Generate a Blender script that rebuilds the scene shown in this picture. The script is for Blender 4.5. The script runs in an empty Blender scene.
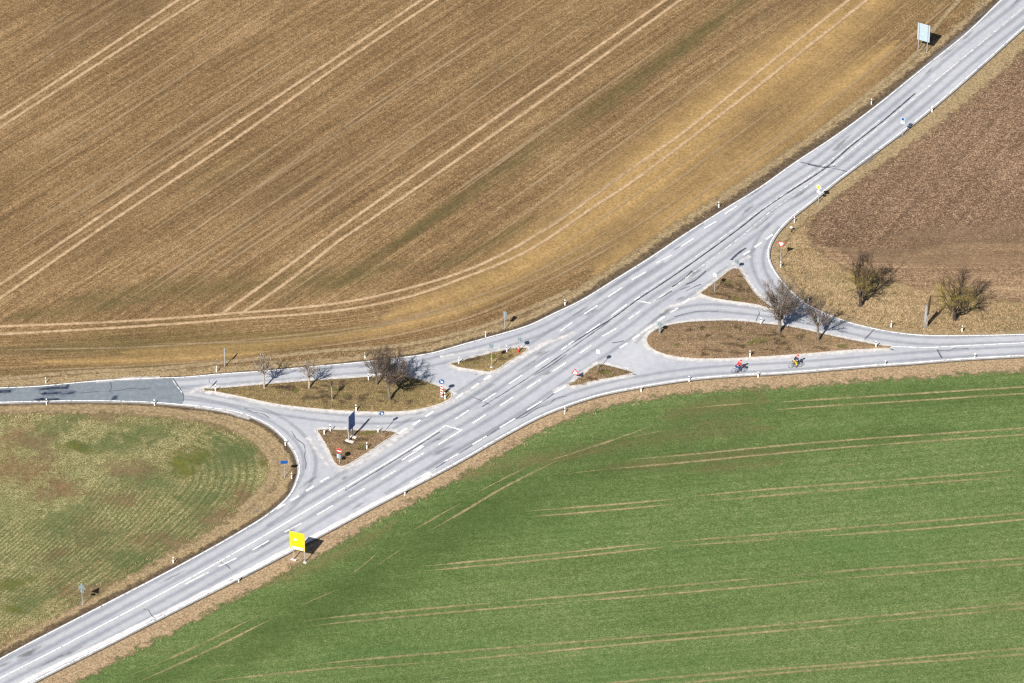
import bpy, bmesh, math, random
import numpy as np
from mathutils import Vector, Matrix
from mathutils.geometry import tessellate_polygon

random.seed(7)
RNG = np.random.default_rng(11)
SC = bpy.context.scene
COL = SC.collection

# ------------------------------------------------------------------ camera
ELEV = math.radians(37.0)
DIST = 700.0
PXM = 7.8
F_PX = DIST * PXM
CAM = Vector((0, -DIST * math.cos(ELEV), DIST * math.sin(ELEV)))
cd = bpy.data.cameras.new('camera')
cam = bpy.data.objects.new('camera', cd)
COL.objects.link(cam)
cam.location = CAM
cam.rotation_euler = (math.pi / 2 - ELEV, 0, 0)
cd.sensor_width = 36
cd.lens = 36 * F_PX / 1024
cd.clip_start = 10
cd.clip_end = 8000
SC.camera = cam

# ------------------------------------------------------------------ sky, sun, exposure
SUN_EL, SUN_AZ = math.radians(43), math.atan2(-0.895, -0.446)      # direction towards the sun
w = bpy.data.worlds.new('World')
SC.world = w
w.use_nodes = True
nt = w.node_tree
sky = nt.nodes.new('ShaderNodeTexSky')
sky.sky_type = 'NISHITA'
sky.sun_disc = False
sky.sun_elevation = SUN_EL
sky.sun_rotation = math.atan2(math.cos(SUN_AZ), math.sin(SUN_AZ))
nt.links.new(sky.outputs[0], nt.nodes['Background'].inputs[0])
nt.nodes['Background'].inputs[1].default_value = 0.05
sd = bpy.data.lights.new('sun', 'SUN')
sd.energy = 5.0
sd.angle = math.radians(0.5)
sd.color = (1.0, 0.955, 0.88)
sun = bpy.data.objects.new('sun', sd)
COL.objects.link(sun)
tosun = Vector((math.cos(SUN_AZ) * math.cos(SUN_EL), math.sin(SUN_AZ) * math.cos(SUN_EL), math.sin(SUN_EL)))
sun.rotation_euler = tosun.to_track_quat('Z', 'Y').to_euler()
sun.location = tosun * 200
SC.view_settings.view_transform = 'Standard'
SC.view_settings.look = 'None'
SC.view_settings.exposure = 0.8
SC.view_settings.gamma = 1.0
SC.render.engine = 'CYCLES'
SC.cycles.transparent_max_bounces = 96
SC.cycles.use_denoising = False
SC.cycles.filter_width = 1.25
SC.cycles.max_bounces = 4
SC.cycles.diffuse_bounces = 2

ZG, ZR, ZI = -0.22, 0.0, 0.10       # fields, road surface, traffic islands


def G(px, py, z=0.0):
    """where the line of sight through a point of the photograph meets the level z"""
    dx, dy = (px - 512) / F_PX, (341.5 - py) / F_PX
    d = Vector((dx, math.cos(ELEV) + dy * math.sin(ELEV), -math.sin(ELEV) + dy * math.cos(ELEV)))
    t = (z - CAM.z) / d.z
    return CAM + d * t


def GP(pts, z=0.0):
    return [G(x, y, z) for x, y in pts]


# ------------------------------------------------------------------ geometry helpers
def catmull(pts, step=0.8, closed=False):
    P = [Vector((p[0], p[1])) for p in pts]
    n = len(P)
    out = []
    segs = n if closed else n - 1
    for i in range(segs):
        p1, p2 = P[i % n], P[(i + 1) % n]
        p0 = P[(i - 1) % n] if (closed or i > 0) else p1 * 2 - p2
        p3 = P[(i + 2) % n] if (closed or i + 2 < n) else p2 * 2 - p1
        L = (p2 - p1).length
        k = max(1, int(L / step))
        t0 = 0.0
        t1 = t0 + max(1e-4, (p1 - p0).length) ** .5
        t2 = t1 + max(1e-4, L) ** .5
        t3 = t2 + max(1e-4, (p3 - p2).length) ** .5
        for j in range(k):
            t = t1 + (t2 - t1) * j / k
            a1 = p0 * ((t1 - t) / (t1 - t0)) + p1 * ((t - t0) / (t1 - t0))
            a2 = p1 * ((t2 - t) / (t2 - t1)) + p2 * ((t - t1) / (t2 - t1))
            a3 = p2 * ((t3 - t) / (t3 - t2)) + p3 * ((t - t2) / (t3 - t2))
            b1 = a1 * ((t2 - t) / (t2 - t0)) + a2 * ((t - t0) / (t2 - t0))
            b2 = a2 * ((t3 - t) / (t3 - t1)) + a3 * ((t - t1) / (t3 - t1))
            out.append(b1 * ((t2 - t) / (t2 - t1)) + b2 * ((t - t1) / (t2 - t1)))
    if not closed:
        out.append(P[-1])
    return out


def normals2(pts, closed=False):
    n = len(pts)
    res = []
    for i in range(n):
        a = pts[(i - 1) % n] if (closed or i > 0) else pts[i]
        b = pts[(i + 1) % n] if (closed or i < n - 1) else pts[i]
        t = b - a
        if t.length < 1e-6:
            t = Vector((1, 0))
        t.normalize()
        res.append(Vector((-t.y, t.x)))
    return res


def offset(pts, d, closed=False):
    return [p + n * d for p, n in zip(pts, normals2(pts, closed))]


def link(name, me, mat=None, parent=None, kind=None):
    o = bpy.data.objects.new(name, me)
    COL.objects.link(o)
    if mat:
        me.materials.append(mat)
    if parent:
        o.parent = parent
    if kind:
        o['kind'] = kind
    return o


class Sheet:
    """flat sheets with a UV map in metres (u along, v across) collected into one mesh"""

    def __init__(s):
        s.v, s.f, s.uv = [], [], []

    def strip(s, pts, wl, wr, z, step=0.8, smooth=True, taper=0):
        P = catmull(pts, step) if smooth else [Vector((p[0], p[1])) for p in pts]
        N = normals2(P)
        L = 0
        base = len(s.v)
        n = len(P)
        T = sum((P[i] - P[i - 1]).length for i in range(1, n)) if taper else 0
        for i, p in enumerate(P):
            if i:
                L += (p - P[i - 1]).length
            k = max(.04, min(1, L / taper, (T - L) / taper)) if taper else 1
            a, b = p + N[i] * wl * k, p - N[i] * wr * k
            s.v += [(a.x, a.y, z), (b.x, b.y, z)]
            s.uv += [(L, 1.0), (L, -1.0)]
        for i in range(n - 1):
            k = base + 2 * i
            s.f.append((k, k + 1, k + 3, k + 2))
        return s

    def loft(s, A, B, zA, zB, vA=1.0, vB=-1.0):
        n = min(len(A), len(B))
        L = 0
        base = len(s.v)
        for i in range(n):
            if i:
                L += (A[i] - A[i - 1]).length
            s.v += [(A[i].x, A[i].y, zA), (B[i].x, B[i].y, zB)]
            s.uv += [(L, vA), (L, vB)]
        for i in range(n - 1):
            k = base + 2 * i
            s.f.append((k, k + 1, k + 3, k + 2))
        return s

    def fill(s, P, z, v=0.0):
        base = len(s.v)
        for p in P:
            s.v.append((p[0], p[1], z))
            s.uv.append((p[0], v))
        for t in tessellate_polygon([[Vector((p[0], p[1], 0)) for p in P]]):
            s.f.append(tuple(base + i for i in t))
        return s

    def soft(s, pts, edge, z, step=1.5, smooth=True):
        """filled outline whose edge fades over `edge` metres (v runs 0 to 1 across the rim)"""
        P = catmull(pts, step, True) if smooth else [Vector((p[0], p[1])) for p in pts]
        area = sum(P[i - 1].x * P[i].y - P[i].x * P[i - 1].y for i in range(len(P)))
        sg = 1 if area > 0 else -1
        inn = offset(P, sg * edge * .5, True)
        out = offset(P, -sg * edge * .5, True)
        s.fill(inn, z, 0.0)
        s.loft(inn + inn[:1], out + out[:1], z, z, 0.0, 1.0)
        return s

    def ribbon(s, pts, half, z, step=2.0):
        """long patch: a strip that narrows to nothing at both ends"""
        P = catmull(pts, step)
        N = normals2(P)
        n = len(P)
        L = 0
        base = len(s.v)
        for i, p in enumerate(P):
            if i:
                L += (p - P[i - 1]).length
            x = i / (n - 1)
            hw = half * min(1, math.sin(math.pi * x) ** .6 * 1.1 + .02)
            a, b = p + N[i] * hw, p - N[i] * hw
            s.v += [(a.x, a.y, z), (p.x, p.y, z), (b.x, b.y, z)]
            s.uv += [(L, 1.0), (L, 0.0), (L, -1.0)]
        for i in range(n - 1):
            k = base + 3 * i
            s.f += [(k, k + 1, k + 4, k + 3), (k + 1, k + 2, k + 5, k + 4)]
        return s

    def blob(s, c, rx, ry, rot, z, n=28):
        base = len(s.v)
        s.v.append((c[0], c[1], z))
        s.uv.append((0, 0))
        for k in range(n):
            a = 2 * math.pi * k / n
            q = 1 + .22 * math.sin(2 * a + c[0]) + .14 * math.sin(3 * a + c[1])
            x, y = math.cos(a) * rx * q, math.sin(a) * ry * q
            s.v.append((c[0] + x * math.cos(rot) - y * math.sin(rot), c[1] + x * math.sin(rot) + y * math.cos(rot), z))
            s.uv.append((0, 1))
        for k in range(n):
            s.f.append((base, base + 1 + k, base + 1 + (k + 1) % n))
        return s

    def build(s, name, mat, kind='structure', parent=None):
        me = bpy.data.meshes.new(name)
        me.from_pydata(s.v, [], s.f)
        uvl = me.uv_layers.new(name='UVMap')
        idx = np.zeros(len(me.loops), np.int32)
        me.loops.foreach_get('vertex_index', idx)
        uvl.data.foreach_set('uv', np.array(s.uv, np.float32)[idx].ravel())
        me.update()
        bm = bmesh.new()
        bm.from_mesh(me)
        for f in bm.faces:
            if f.normal.z < 0:
                f.normal_flip()
        bm.to_mesh(me)
        bm.free()
        return link(name, me, mat, parent, kind)


# ------------------------------------------------------------------ materials
class NT:
    def __init__(s, name):
        s.m = bpy.data.materials.new(name)
        s.m.use_nodes = True
        s.t = s.m.node_tree
        s.b = s.t.nodes['Principled BSDF']
        s.out = s.t.nodes['Material Output']
        s.b.inputs['Roughness'].default_value = 0.9
        s.b.inputs['Specular IOR Level'].default_value = 0.2

    def n(s, typ, **kw):
        nd = s.t.nodes.new(typ)
        for k, v in kw.items():
            setattr(nd, k, v)
        return nd

    def l(s, a, b):
        s.t.links.new(a, b)

    def val(s, op, a, b=None, c=None, clamp=False):
        nd = s.n('ShaderNodeMath', operation=op, use_clamp=clamp)
        for i, x in enumerate((a, b, c)):
            if x is None:
                continue
            if isinstance(x, (int, float)):
                nd.inputs[i].default_value = x
            else:
                s.l(x, nd.inputs[i])
        return nd.outputs[0]

    def map(s, vec, rot=0, scale=(1, 1, 1), loc=(0, 0, 0)):
        nd = s.n('ShaderNodeMapping')
        nd.vector_type = 'POINT'
        r = s.n('ShaderNodeMapping')
        r.inputs['Rotation'].default_value = (0, 0, -rot)
        s.l(vec, r.inputs[0])
        s.l(r.outputs[0], nd.inputs[0])
        nd.inputs['Scale'].default_value = scale
        nd.inputs['Location'].default_value = loc
        return nd.outputs[0]

    def noise(s, vec, scale=1, detail=3, rough=.55, dist=0):
        nd = s.n('ShaderNodeTexNoise')
        nd.inputs['Scale'].default_value = scale
        nd.inputs['Detail'].default_value = detail
        nd.inputs['Roughness'].default_value = rough
        nd.inputs['Distortion'].default_value = dist
        s.l(vec, nd.inputs['Vector'])
        return nd.outputs[0]

    def ramp(s, fac, stops):
        nd = s.n('ShaderNodeValToRGB')
        e = nd.color_ramp.elements
        while len(e) < len(stops):
            e.new(.5)
        for el, (p, c) in zip(e, stops):
            el.position = p
            el.color = (*c, 1)
        s.l(fac, nd.inputs[0])
        return nd.outputs[0]

    def mix(s, fac, a, b):
        nd = s.n('ShaderNodeMix', data_type='RGBA')
        for i, x in ((0, fac), (6, a), (7, b)):
            if isinstance(x, (int, float)):
                nd.inputs[i].default_value = x
            elif isinstance(x, tuple):
                nd.inputs[i].default_value = (*x, 1)
            else:
                s.l(x, nd.inputs[i])
        return nd.outputs[2]

    def smooth(s, x, a, b):
        nd = s.n('ShaderNodeMapRange', interpolation_type='SMOOTHSTEP')
        nd.inputs[1].default_value = a
        nd.inputs[2].default_value = b
        s.l(x, nd.inputs[0])
        return nd.outputs[0]

    def bump(s, h, strength=.5, dist=.1):
        nd = s.n('ShaderNodeBump')
        nd.inputs['Strength'].default_value = strength
        nd.inputs['Distance'].default_value = dist
        s.l(h, nd.inputs['Height'])
        s.l(nd.outputs[0], s.b.inputs['Normal'])

    def color(s, c):
        if isinstance(c, tuple):
            s.b.inputs['Base Color'].default_value = (*c, 1)
        else:
            s.l(c, s.b.inputs['Base Color'])

    def alpha(s, a):
        s.l(a, s.b.inputs['Alpha'])

    def obj(s):
        return s.n('ShaderNodeTexCoord').outputs['Object']

    def uv(s):
        return s.n('ShaderNodeUVMap').outputs[0]


def plain(name, col, rough=.6, metal=0, var=.12, scale=6, spec=.3):
    m = NT(name)
    c = m.noise(m.obj(), scale, 4)
    d = tuple(x * (1 - var) for x in col)
    e = tuple(min(1, x * (1 + var)) for x in col)
    m.color(m.ramp(c, [(.3, d), (.7, e)]))
    m.b.inputs['Roughness'].default_value = rough
    m.b.inputs['Metallic'].default_value = metal
    m.b.inputs['Specular IOR Level'].default_value = spec
    return m.m


def uvscaled(m, half):
    """UV of a strip as metres in both directions"""
    nd = m.n('ShaderNodeMapping')
    nd.inputs['Scale'].default_value = (1, half, 1)
    m.l(m.uv(), nd.inputs[0])
    return nd.outputs[0]


def soft_alpha(m, strength=1.0, edge=.5, ragged=.5, nscale=1.5, patch=0.0, pscale=.12, along=.4):
    """opacity falling to 0 at |v| = 1, its rim broken up by noise, patchy along its length"""
    sep = m.n('ShaderNodeSeparateXYZ')
    m.l(m.uv(), sep.inputs[0])
    av = m.val('ABSOLUTE', sep.outputs[1])
    nz = m.noise(m.obj(), nscale, 4, .65)
    d = m.val('ADD', m.val('SUBTRACT', 1.0, av), m.val('MULTIPLY', m.val('SUBTRACT', nz, .5), ragged * 2))
    a = m.smooth(d, 0.02, max(.05, edge))
    if patch > 0:
        p = m.noise(m.obj(), pscale, 4, .6)
        a = m.val('MULTIPLY', a, m.smooth(p, .5 - .5 * (1 - patch) - .15, .5 + .28 * patch + .02))
    # never reach the rim itself
    a = m.val('MULTIPLY', a, m.smooth(m.val('SUBTRACT', 1.0, av), 0.0, .08))
    return m.val('MULTIPLY', a, strength, clamp=True)


def overlay(name, lo, hi, strength=1, edge=.5, ragged=.5, nscale=1.5, patch=0, pscale=.12, cscale=2.5, rough=.9, bump=0):
    m = NT(name)
    n1 = m.noise(m.obj(), cscale, 5, .65)
    m.color(m.ramp(n1, [(.32, lo), (.68, hi)]))
    m.b.inputs['Roughness'].default_value = rough
    m.alpha(soft_alpha(m, strength, edge, ragged, nscale, patch, pscale))
    if bump:
        m.bump(n1, bump, .1)
    return m.m


def field(name, ang, stops, wl=.5, ws=.5, wf=.5, wg=1.0, tint=None, specks=None, use_uv=False, half=1, bump=.5,
          alpha=None, grain=3.2, tint2=None, rows=None, rowf=1.6):
    m = NT(name)
    P = uvscaled(m, half) if use_uv else m.obj()
    O = m.obj()
    R = lambda sx, sy: m.map(P, ang, (sx, sy, 1))
    large = m.noise(O, .035, 4, .6)
    streak = m.noise(R(.012, .45), 1, 4, .65)
    fine = m.noise(R(.06, rowf), 1, 3, .6)
    g1 = m.noise(O, grain * 1.9, 4, .8)
    g2 = m.noise(O, grain * .5, 3, .6)
    fine2 = m.noise(R(.05, rowf * 2.6), 1, 2, .5)
    tot = None
    for x, k in ((large, wl), (streak, ws), (fine, wf), (g1, wg), (g2, wg * .20), (fine2, wf * .7)):
        t = m.val('MULTIPLY', m.val('SUBTRACT', x, .5), k)
        tot = t if tot is None else m.val('ADD', tot, t)
    tot = m.val('ADD', tot, .5)
    if rows:
        wv = m.n('ShaderNodeTexWave', wave_type='BANDS', bands_direction='Y')
        wv.inputs['Scale'].default_value = rows[0] / 10 * 6.2832 / 2
        wv.inputs['Distortion'].default_value = 1.6
        wv.inputs['Detail'].default_value = 2
        wv.inputs['Detail Scale'].default_value = .6
        m.l(R(1, 1), wv.inputs[0])
        msk = m.smooth(m.noise(O, .05, 3), .35, .62)
        tot = m.val('ADD', tot, m.val('MULTIPLY', m.val('MULTIPLY', m.val('SUBTRACT', wv.outputs[1], .5), rows[1]), msk))
    c = m.ramp(tot, stops)
    for tt in (tint, tint2):
        if tt:
            col, sc, a, b, amt = tt
            tn = m.noise(m.map(O, ang, (.35, 1, 1), (sc * 100, 3, 0)), sc, 5, .65)
            c = m.mix(m.val('MULTIPLY', m.smooth(tn, a, b), m.val('MULTIPLY', m.smooth(g1, .25, .7), amt)), c, col)
    if specks:
        col, sc, thr = specks
        vn = m.noise(O, sc, 2, .9)
        c = m.mix(m.val('MULTIPLY', m.smooth(vn, thr, thr + .05), .8), c, col)
    m.color(c)
    m.bump(m.val('ADD', m.val('MULTIPLY', g1, .7), m.val('MULTIPLY', fine, .5)), bump, .22)
    if alpha:
        m.alpha(soft_alpha(m, **alpha))
    return m.m


SOIL = [(.06, (.048, .028, .011)), (.42, (.129, .079, .035)), (.58, (.190, .119, .055)), (.96, (.41, .28, .148))]
M = {}
M['brown'] = field('brown_field_soil', math.radians(49), SOIL, .40, .24, .58, 2.1,
                   tint=((.080, .078, .022), .05, .52, .74, .5), tint2=((.085, .055, .03), .03, .5, .7, .6),
                   specks=((.34, .28, .19), 7, .74))
M['head'] = field('headland_soil', 0, SOIL, .38, .28, .60, 2.1, tint=((.090, .085, .022), .04, .45, .68, .6),
                  specks=((.34, .28, .18), 7, .75), use_uv=True, half=9.0)
M['green'] = field('winter_wheat', math.radians(8.5),
                   [(.04, (.026, .043, .012)), (.42, (.069, .106, .029)), (.60, (.100, .145, .043)), (.96, (.25, .25, .125))],
                   .3, .15, .26, 2.1, tint=((.150, .125, .055), .045, .56, .78, .35), tint2=((.040, .105, .028), .06, .5, .7, .45),
                   specks=((.36, .34, .22), 6, .715), bump=.4)
M['dense'] = overlay('dense_wheat', (.030, .064, .012), (.085, .130, .032), .5, 2.0, .5, .25, .3, .05, cscale=4)
M['sprout'] = overlay('fresh_sprouts', (.060, .090, .028), (.135, .170, .060), .5, .9, .9, .8, .45, .5, cscale=3.2)
M['islanddark'] = overlay('dark_turf_patch', (.040, .026, .015), (.095, .062, .036), .7, .9, .9, .9, .3, .5, cscale=4)
M['croprow'] = overlay('crop_row_sprouts', (.055, .085, .028), (.150, .182, .068), .58, 1.0, .9, 2.2, .55, .25, cscale=3.5)
M['tanpatch'] = overlay('tan_bare_patch', (.12, .085, .042), (.25, .185, .095), .65, .9, .9, .6, .3, .3, cscale=3.0)
M['mixed'] = field('sprouting_field', math.radians(50),
                   [(.06, (.054, .049, .018)), (.40, (.142, .132, .053)), (.60, (.214, .192, .084)), (.94, (.40, .34, .185))],
                   .25, .2, .22, 3.0, tint=((.165, .092, .048), .06, .48, .74, .7), tint2=((.070, .105, .036), .09, .46, .68, .4),
                   specks=((.26, .26, .14), 6, .70), grain=2.8)
M['plough'] = field('ploughed_soil', math.radians(60),
                    [(.05, (.033, .019, .011)), (.42, (.122, .074, .043)), (.60, (.194, .120, .071)), (.96, (.48, .33, .215))],
                    .35, .25, .25, 2.7, tint=((.17, .115, .06), .05, .52, .72, .5),
                    specks=((.35, .29, .21), 5, .72), bump=1.0, grain=2.6,
                    alpha=dict(strength=1, edge=.5, ragged=.6, nscale=.8))
M['stubble'] = field('stubble_soil', math.radians(-1),
                     [(.08, (.070, .042, .023)), (.40, (.180, .113, .064)), (.60, (.265, .175, .102)), (.92, (.45, .32, .195))],
                     .4, .4, .5, 2.2, specks=((.36, .30, .20), 5, .72), bump=.7, grain=2.4,
                     alpha=dict(strength=1, edge=.6, ragged=.8, nscale=.5))
M['dry'] = field('dry_grass_ground', math.radians(0),
                 [(.08, (.080, .055, .027)), (.40, (.225, .155, .082)), (.60, (.325, .228, .125)), (.92, (.52, .39, .23))],
                 .6, .2, .3, 1.8, tint=((.12, .11, .035), .09, .52, .70, .4), specks=((.42, .35, .22), 6, .72), bump=.7, grain=2.4)
M['island'] = field('island_turf', math.radians(0),
                    [(.06, (.046, .028, .016)), (.42, (.145, .094, .056)), (.62, (.225, .150, .090)), (.94, (.42, .30, .19))],
                    .8, .2, .3, 1.9, tint=((.105, .095, .024), .16, .52, .66, .7), tint2=((.29, .19, .10), .20, .52, .66, .75),
                    specks=((.34, .27, .18), 6, .72), bump=.8, grain=2.6)
M['island_olive'] = field('island_olive_turf', 0, [(.06, (.050, .035, .015)), (.42, (.150, .108, .046)), (.62, (.235, .172, .078)), (.94, (.44, .33, .17))],
                          .8, .2, .3, 2.0, tint=((.095, .090, .022), .14, .50, .66, .7), tint2=((.27, .185, .105), .22, .54, .66, .7),
                          specks=((.40, .33, .22), 6, .72), bump=.8, grain=2.6)
VERGE = dict(lo=(.105, .074, .038), hi=(.37, .275, .155))
M['verge'] = overlay('verge_dry_grass', VERGE['lo'], VERGE['hi'], 1, .35, .55, .9, cscale=4.5, bump=.7)
M['verge_tan'] = overlay('verge_tan_grass', (.125, .086, .050), (.42, .305, .185), 1, .4, .8, .7, cscale=4.5, bump=.7)
M['verge_pale'] = overlay('pale_verge_grass', (.15, .105, .055), (.33, .25, .145), .95, .5, .6, .8, cscale=2.6, bump=.6)
M['verge_dark'] = overlay('dark_verge_edge', (.040, .030, .020), (.130, .092, .058), .9, .6, .7, 1.0, cscale=2.2, bump=.6)
M['track'] = overlay('bare_track_soil', (.27, .182, .103), (.50, .355, .215), .92, .75, .45, 1.6, .15, .22)
M['track_faint'] = overlay('faint_track_soil', (.24, .168, .095), (.42, .305, .18), .6, .8, .6, 1.3, .4, .16)
M['gtrack'] = overlay('wheat_track_soil', (.23, .185, .095), (.44, .35, .195), .75, 1.0, .7, 2.0, .5, .2)
M['gtrack_faint'] = overlay('faint_wheat_track', (.18, .16, .075), (.37, .305, .16), .72, .9, .7, 1.6, .5, .2)
M['straw'] = overlay('straw_patch', (.29, .178, .066), (.55, .37, .16), .9, 1.6, .3, .35, .25, .07, cscale=3.0)
M['olive'] = overlay('olive_patch', (.070, .066, .022), (.155, .135, .052), .6, 1.9, .4, .35, .4, .08, cscale=3.0)
M['bare'] = overlay('bare_patch', (.13, .105, .045), (.33, .255, .125), .6, 1.6, .7, .5, .45, .15, cscale=3.5)
M['litter'] = overlay('straw_litter', (.15, .098, .055), (.32, .22, .13), .8, 1.8, .8, .7, .3, .2, cscale=4)
M['rust'] = overlay('reddish_patch', (.14, .076, .038), (.27, .155, .088), .46, 1.0, .9, .6, .35, .3, cscale=2.8)
M['lime'] = overlay('fresh_weed_patch', (.085, .095, .014), (.15, .150, .030), .75, .9, .8, .5, .2, .12, cscale=2.6)

# asphalt
m = NT('worn_asphalt')
O = m.obj()
a1, a2, a3 = m.noise(O, .09, 4), m.noise(O, 1.1, 5, .7), m.noise(O, 9, 3, .7)
t = m.val('ADD', m.val('MULTIPLY', a1, .35), m.val('ADD', m.val('MULTIPLY', a2, .35), m.val('MULTIPLY', a3, .3)))
m.color(m.ramp(t, [(.33, (.236, .246, .276)), (.5, (.322, .331, .361)), (.67, (.405, .410, .434))]))
m.b.inputs['Roughness'].default_value = .8
m.bump(a3, .25, .02)
M['asphalt'] = m.m
M['wear_dark'] = overlay('dark_wheel_path', (.198, .208, .240), (.266, .276, .308), .32, .9, .35, .5, .1, .05, cscale=1.2, rough=.75)
M['wear_light'] = overlay('bleached_lane_middle', (.46, .466, .49), (.575, .578, .59), .5, .9, .35, .5, .1, .05, cscale=1.2)
M['dust'] = overlay('pale_road_dust', (.46, .45, .45), (.64, .62, .61), .75, 1.0, .7, .8, .25, .2, cscale=1.6)
M['patch_asphalt'] = overlay('newer_asphalt_patch', (.140, .170, .200), (.215, .242, .268), .7, .06, .02, .6, 0, .1, cscale=1.4)
M['brightdust'] = overlay('bright_edge_dust', (.55, .54, .54), (.74, .73, .72), .85, .6, .4, .8, .1, .2, cscale=2)
M['grit'] = overlay('road_edge_grit', (.16, .125, .085), (.34, .285, .21), .8, .9, 1.0, 1.4, .5, .3, cscale=5)
M['stain'] = overlay('oil_stain', (.12, .125, .14), (.19, .192, .205), .45, 1.0, .7, 1.2, .2, .3)
M['tar'] = overlay('tar_seam', (.035, .036, .050), (.07, .07, .09), .9, .6, .8, 1.2, .3, .3)
M['tar_faint'] = overlay('thin_tar_seam', (.07, .072, .10), (.11, .11, .14), .75, .7, .9, 1.0, .5, .25)
M['blot'] = overlay('dark_blot', (.045, .068, .125), (.10, .13, .18), .62, 1.3, .9, 1.2, .4, .45)  # patchy dark blue tone with a soft rim
m = NT('road_paint')
O = m.obj()
m.color(m.ramp(m.noise(O, 2.2, 5, .7), [(.3, (.62, .62, .62)), (.6, (.80, .80, .79))]))
m.alpha(m.val('MULTIPLY', m.smooth(m.noise(O, 2.6, 5, .75), .33, .52), .96))
m.b.inputs['Roughness'].default_value = .7
M['paint'] = m.m
m = NT('worn_road_paint')
O = m.obj()
m.color((.66, .66, .66))
m.alpha(m.val('MULTIPLY', m.smooth(m.noise(O, 1.8, 5, .75), .40, .60), .8))
M['paint_worn'] = m.m
M['kerb'] = plain('kerb_concrete', (.40, .37, .34), .9, 0, .25, 2.5)
M['skirt'] = plain('road_edge_earth', (.075, .06, .04), .95, 0, .4, 1.5)

# ------------------------------------------------------------------ traced road edges (points of the photograph at road level)
L_MAIN = [(-60, 693), (0, 658), (88, 612), (175.8, 566.5), (240, 530.7), (268, 513)]
B_RAMP = [(287.5, 495.6), (295, 481), (297.5, 470), (295, 457), (287.5, 444.6), (275, 431.5), (262, 423), (240, 414.5), (210, 409),
          (180, 406), (149.5, 403.7), (88, 402.2), (0, 403.8), (-80, 406)]
W_TOP = [(-80, 389.5), (0, 387.2), (40, 385.4), (79, 381.8), (110, 379.3), (158, 377.3), (180, 376.7), (222.7, 373.2), (261.4, 370.6),
         (303.6, 366.8), (350, 362.6), (405.5, 356.4), (430, 352.7), (465, 343), (500, 333.4), (528.5, 324.6), (553, 313), (581, 299.5),
         (612.7, 280), (651.4, 255.8), (683, 234.5), (720.4, 210.8), (759, 187), (792.5, 163.3), (834, 135.8), (872.5, 107.6), (918, 71),
         (967, 31.4), (998.7, 1), (1040, -38), (1080, -76)]
R_TOP = [(1140, -72), (1080, -18), (1024, 29), (967, 80), (919.6, 120), (865.5, 161), (838, 181.6), (813.6, 201.9), (792.5, 218.6),
         (778.4, 233.5), (771, 247), (770, 257), (773, 266), (779, 275.5), (789, 287.5), (803, 300.5), (822, 311), (849, 321.5), (882.4, 329.6),
         (905, 333), (929, 334.8), (975, 334.8), (1024, 333.6), (1110, 331)]
D_BOT = [(1110, 352.5), (1024, 357), (962.6, 360.4), (904, 365), (880, 366.4), (788, 373.8), (730, 377), (690.6, 380.5), (641.4, 388),
         (597.5, 397), (560, 409.5), (538.6, 418.6), (518.7, 429), (499, 440), (468, 458), (438.6, 474.2), (410.5, 488.7), (380, 504.6),
         (314, 540), (240, 579), (180, 609.3), (110, 645), (34.3, 683), (-20, 714)]


def sm(pts, step=0.7):
    return catmull(GP(pts), step)


e_sw, e_w, e_nw, e_ne, e_se = sm(L_MAIN), sm(B_RAMP), sm(W_TOP), sm(R_TOP), sm(D_BOT)
left_edge = catmull(GP(L_MAIN + B_RAMP), .7)
OUTLINE = e_nw + e_ne + e_se + left_edge

ISL = {
    'stop': [(316.8, 429.6), (323.4, 429.0), (350, 429.6), (388, 430.4), (395, 431.5), (396.3, 433.6), (392, 437), (382, 443.4),
             (365.6, 454.5), (346, 465.8), (341, 467), (337, 465.6), (333.4, 462), (327, 448), (320, 436.3)],
    'west': [(201.6, 389.6), (215, 388), (231.5, 386.6), (261.4, 384), (308.8, 380.2), (352.7, 377.3), (388, 375.2), (404, 375.6),
             (418, 378.5), (432, 383.2), (446, 388.5), (452.5, 393.3), (452, 397.6), (444, 402.5), (431, 407), (414, 410.6), (398.5, 412),
             (370, 412.3), (335, 410.6), (310, 408.5), (275.5, 404.4), (245, 398), (220, 393)],
    'sliver': [(449.5, 364), (458, 361.2), (474, 357), (500, 350.4), (519, 347.2), (526.5, 347.4), (527.8, 350), (520, 355.5), (508, 362.5),
               (496, 370.2), (488, 372), (470.4, 369.6), (456, 367)],
    'wedge': [(567.6, 385.6), (572, 382.3), (583, 374), (593, 366.2), (599, 363.6), (606, 364.5), (620, 368), (632, 371.6), (633.5, 373.0),
              (628, 374.8), (602.7, 379.6), (585, 383.3), (571, 386.2)],
    'large': [(645.6, 340), (647.5, 335.2), (653, 330.2), (662.5, 326), (683.6, 321.9), (708, 320.3), (732.7, 320), (764, 322.9),
              (795, 326.9), (829.4, 334.6), (860, 341), (880, 344.6), (891, 346.6), (892, 347.8), (886, 348.6), (849, 350.5), (800, 354.6), (749, 357.9),
              (720, 359), (690, 358.6), (670, 356), (655, 351), (648, 346)],
    'north': [(699.5, 293.2), (706, 288), (718, 278.5), (728, 270.6), (733, 267.6), (739, 268.5), (745, 277.5), (757.4, 294.6), (768, 303.6),
              (773.5, 308.4), (770, 309.2), (761, 306), (740, 302.6), (724, 300.4), (708, 297)],
}
isl = {k: catmull(GP(v, ZI), .5, True) for k, v in ISL.items()}

# ------------------------------------------------------------------ ground and fields
bx = Sheet()
bx.v = [(-3000, -2000, ZG - .06), (3000, -2000, ZG - .06), (3000, 5000, ZG - .06), (-3000, 5000, ZG - .06)]
bx.uv = [(0, 0)] * 4
bx.f = [(0, 1, 2, 3)]
bx.build('ground', M['dry'])

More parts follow.
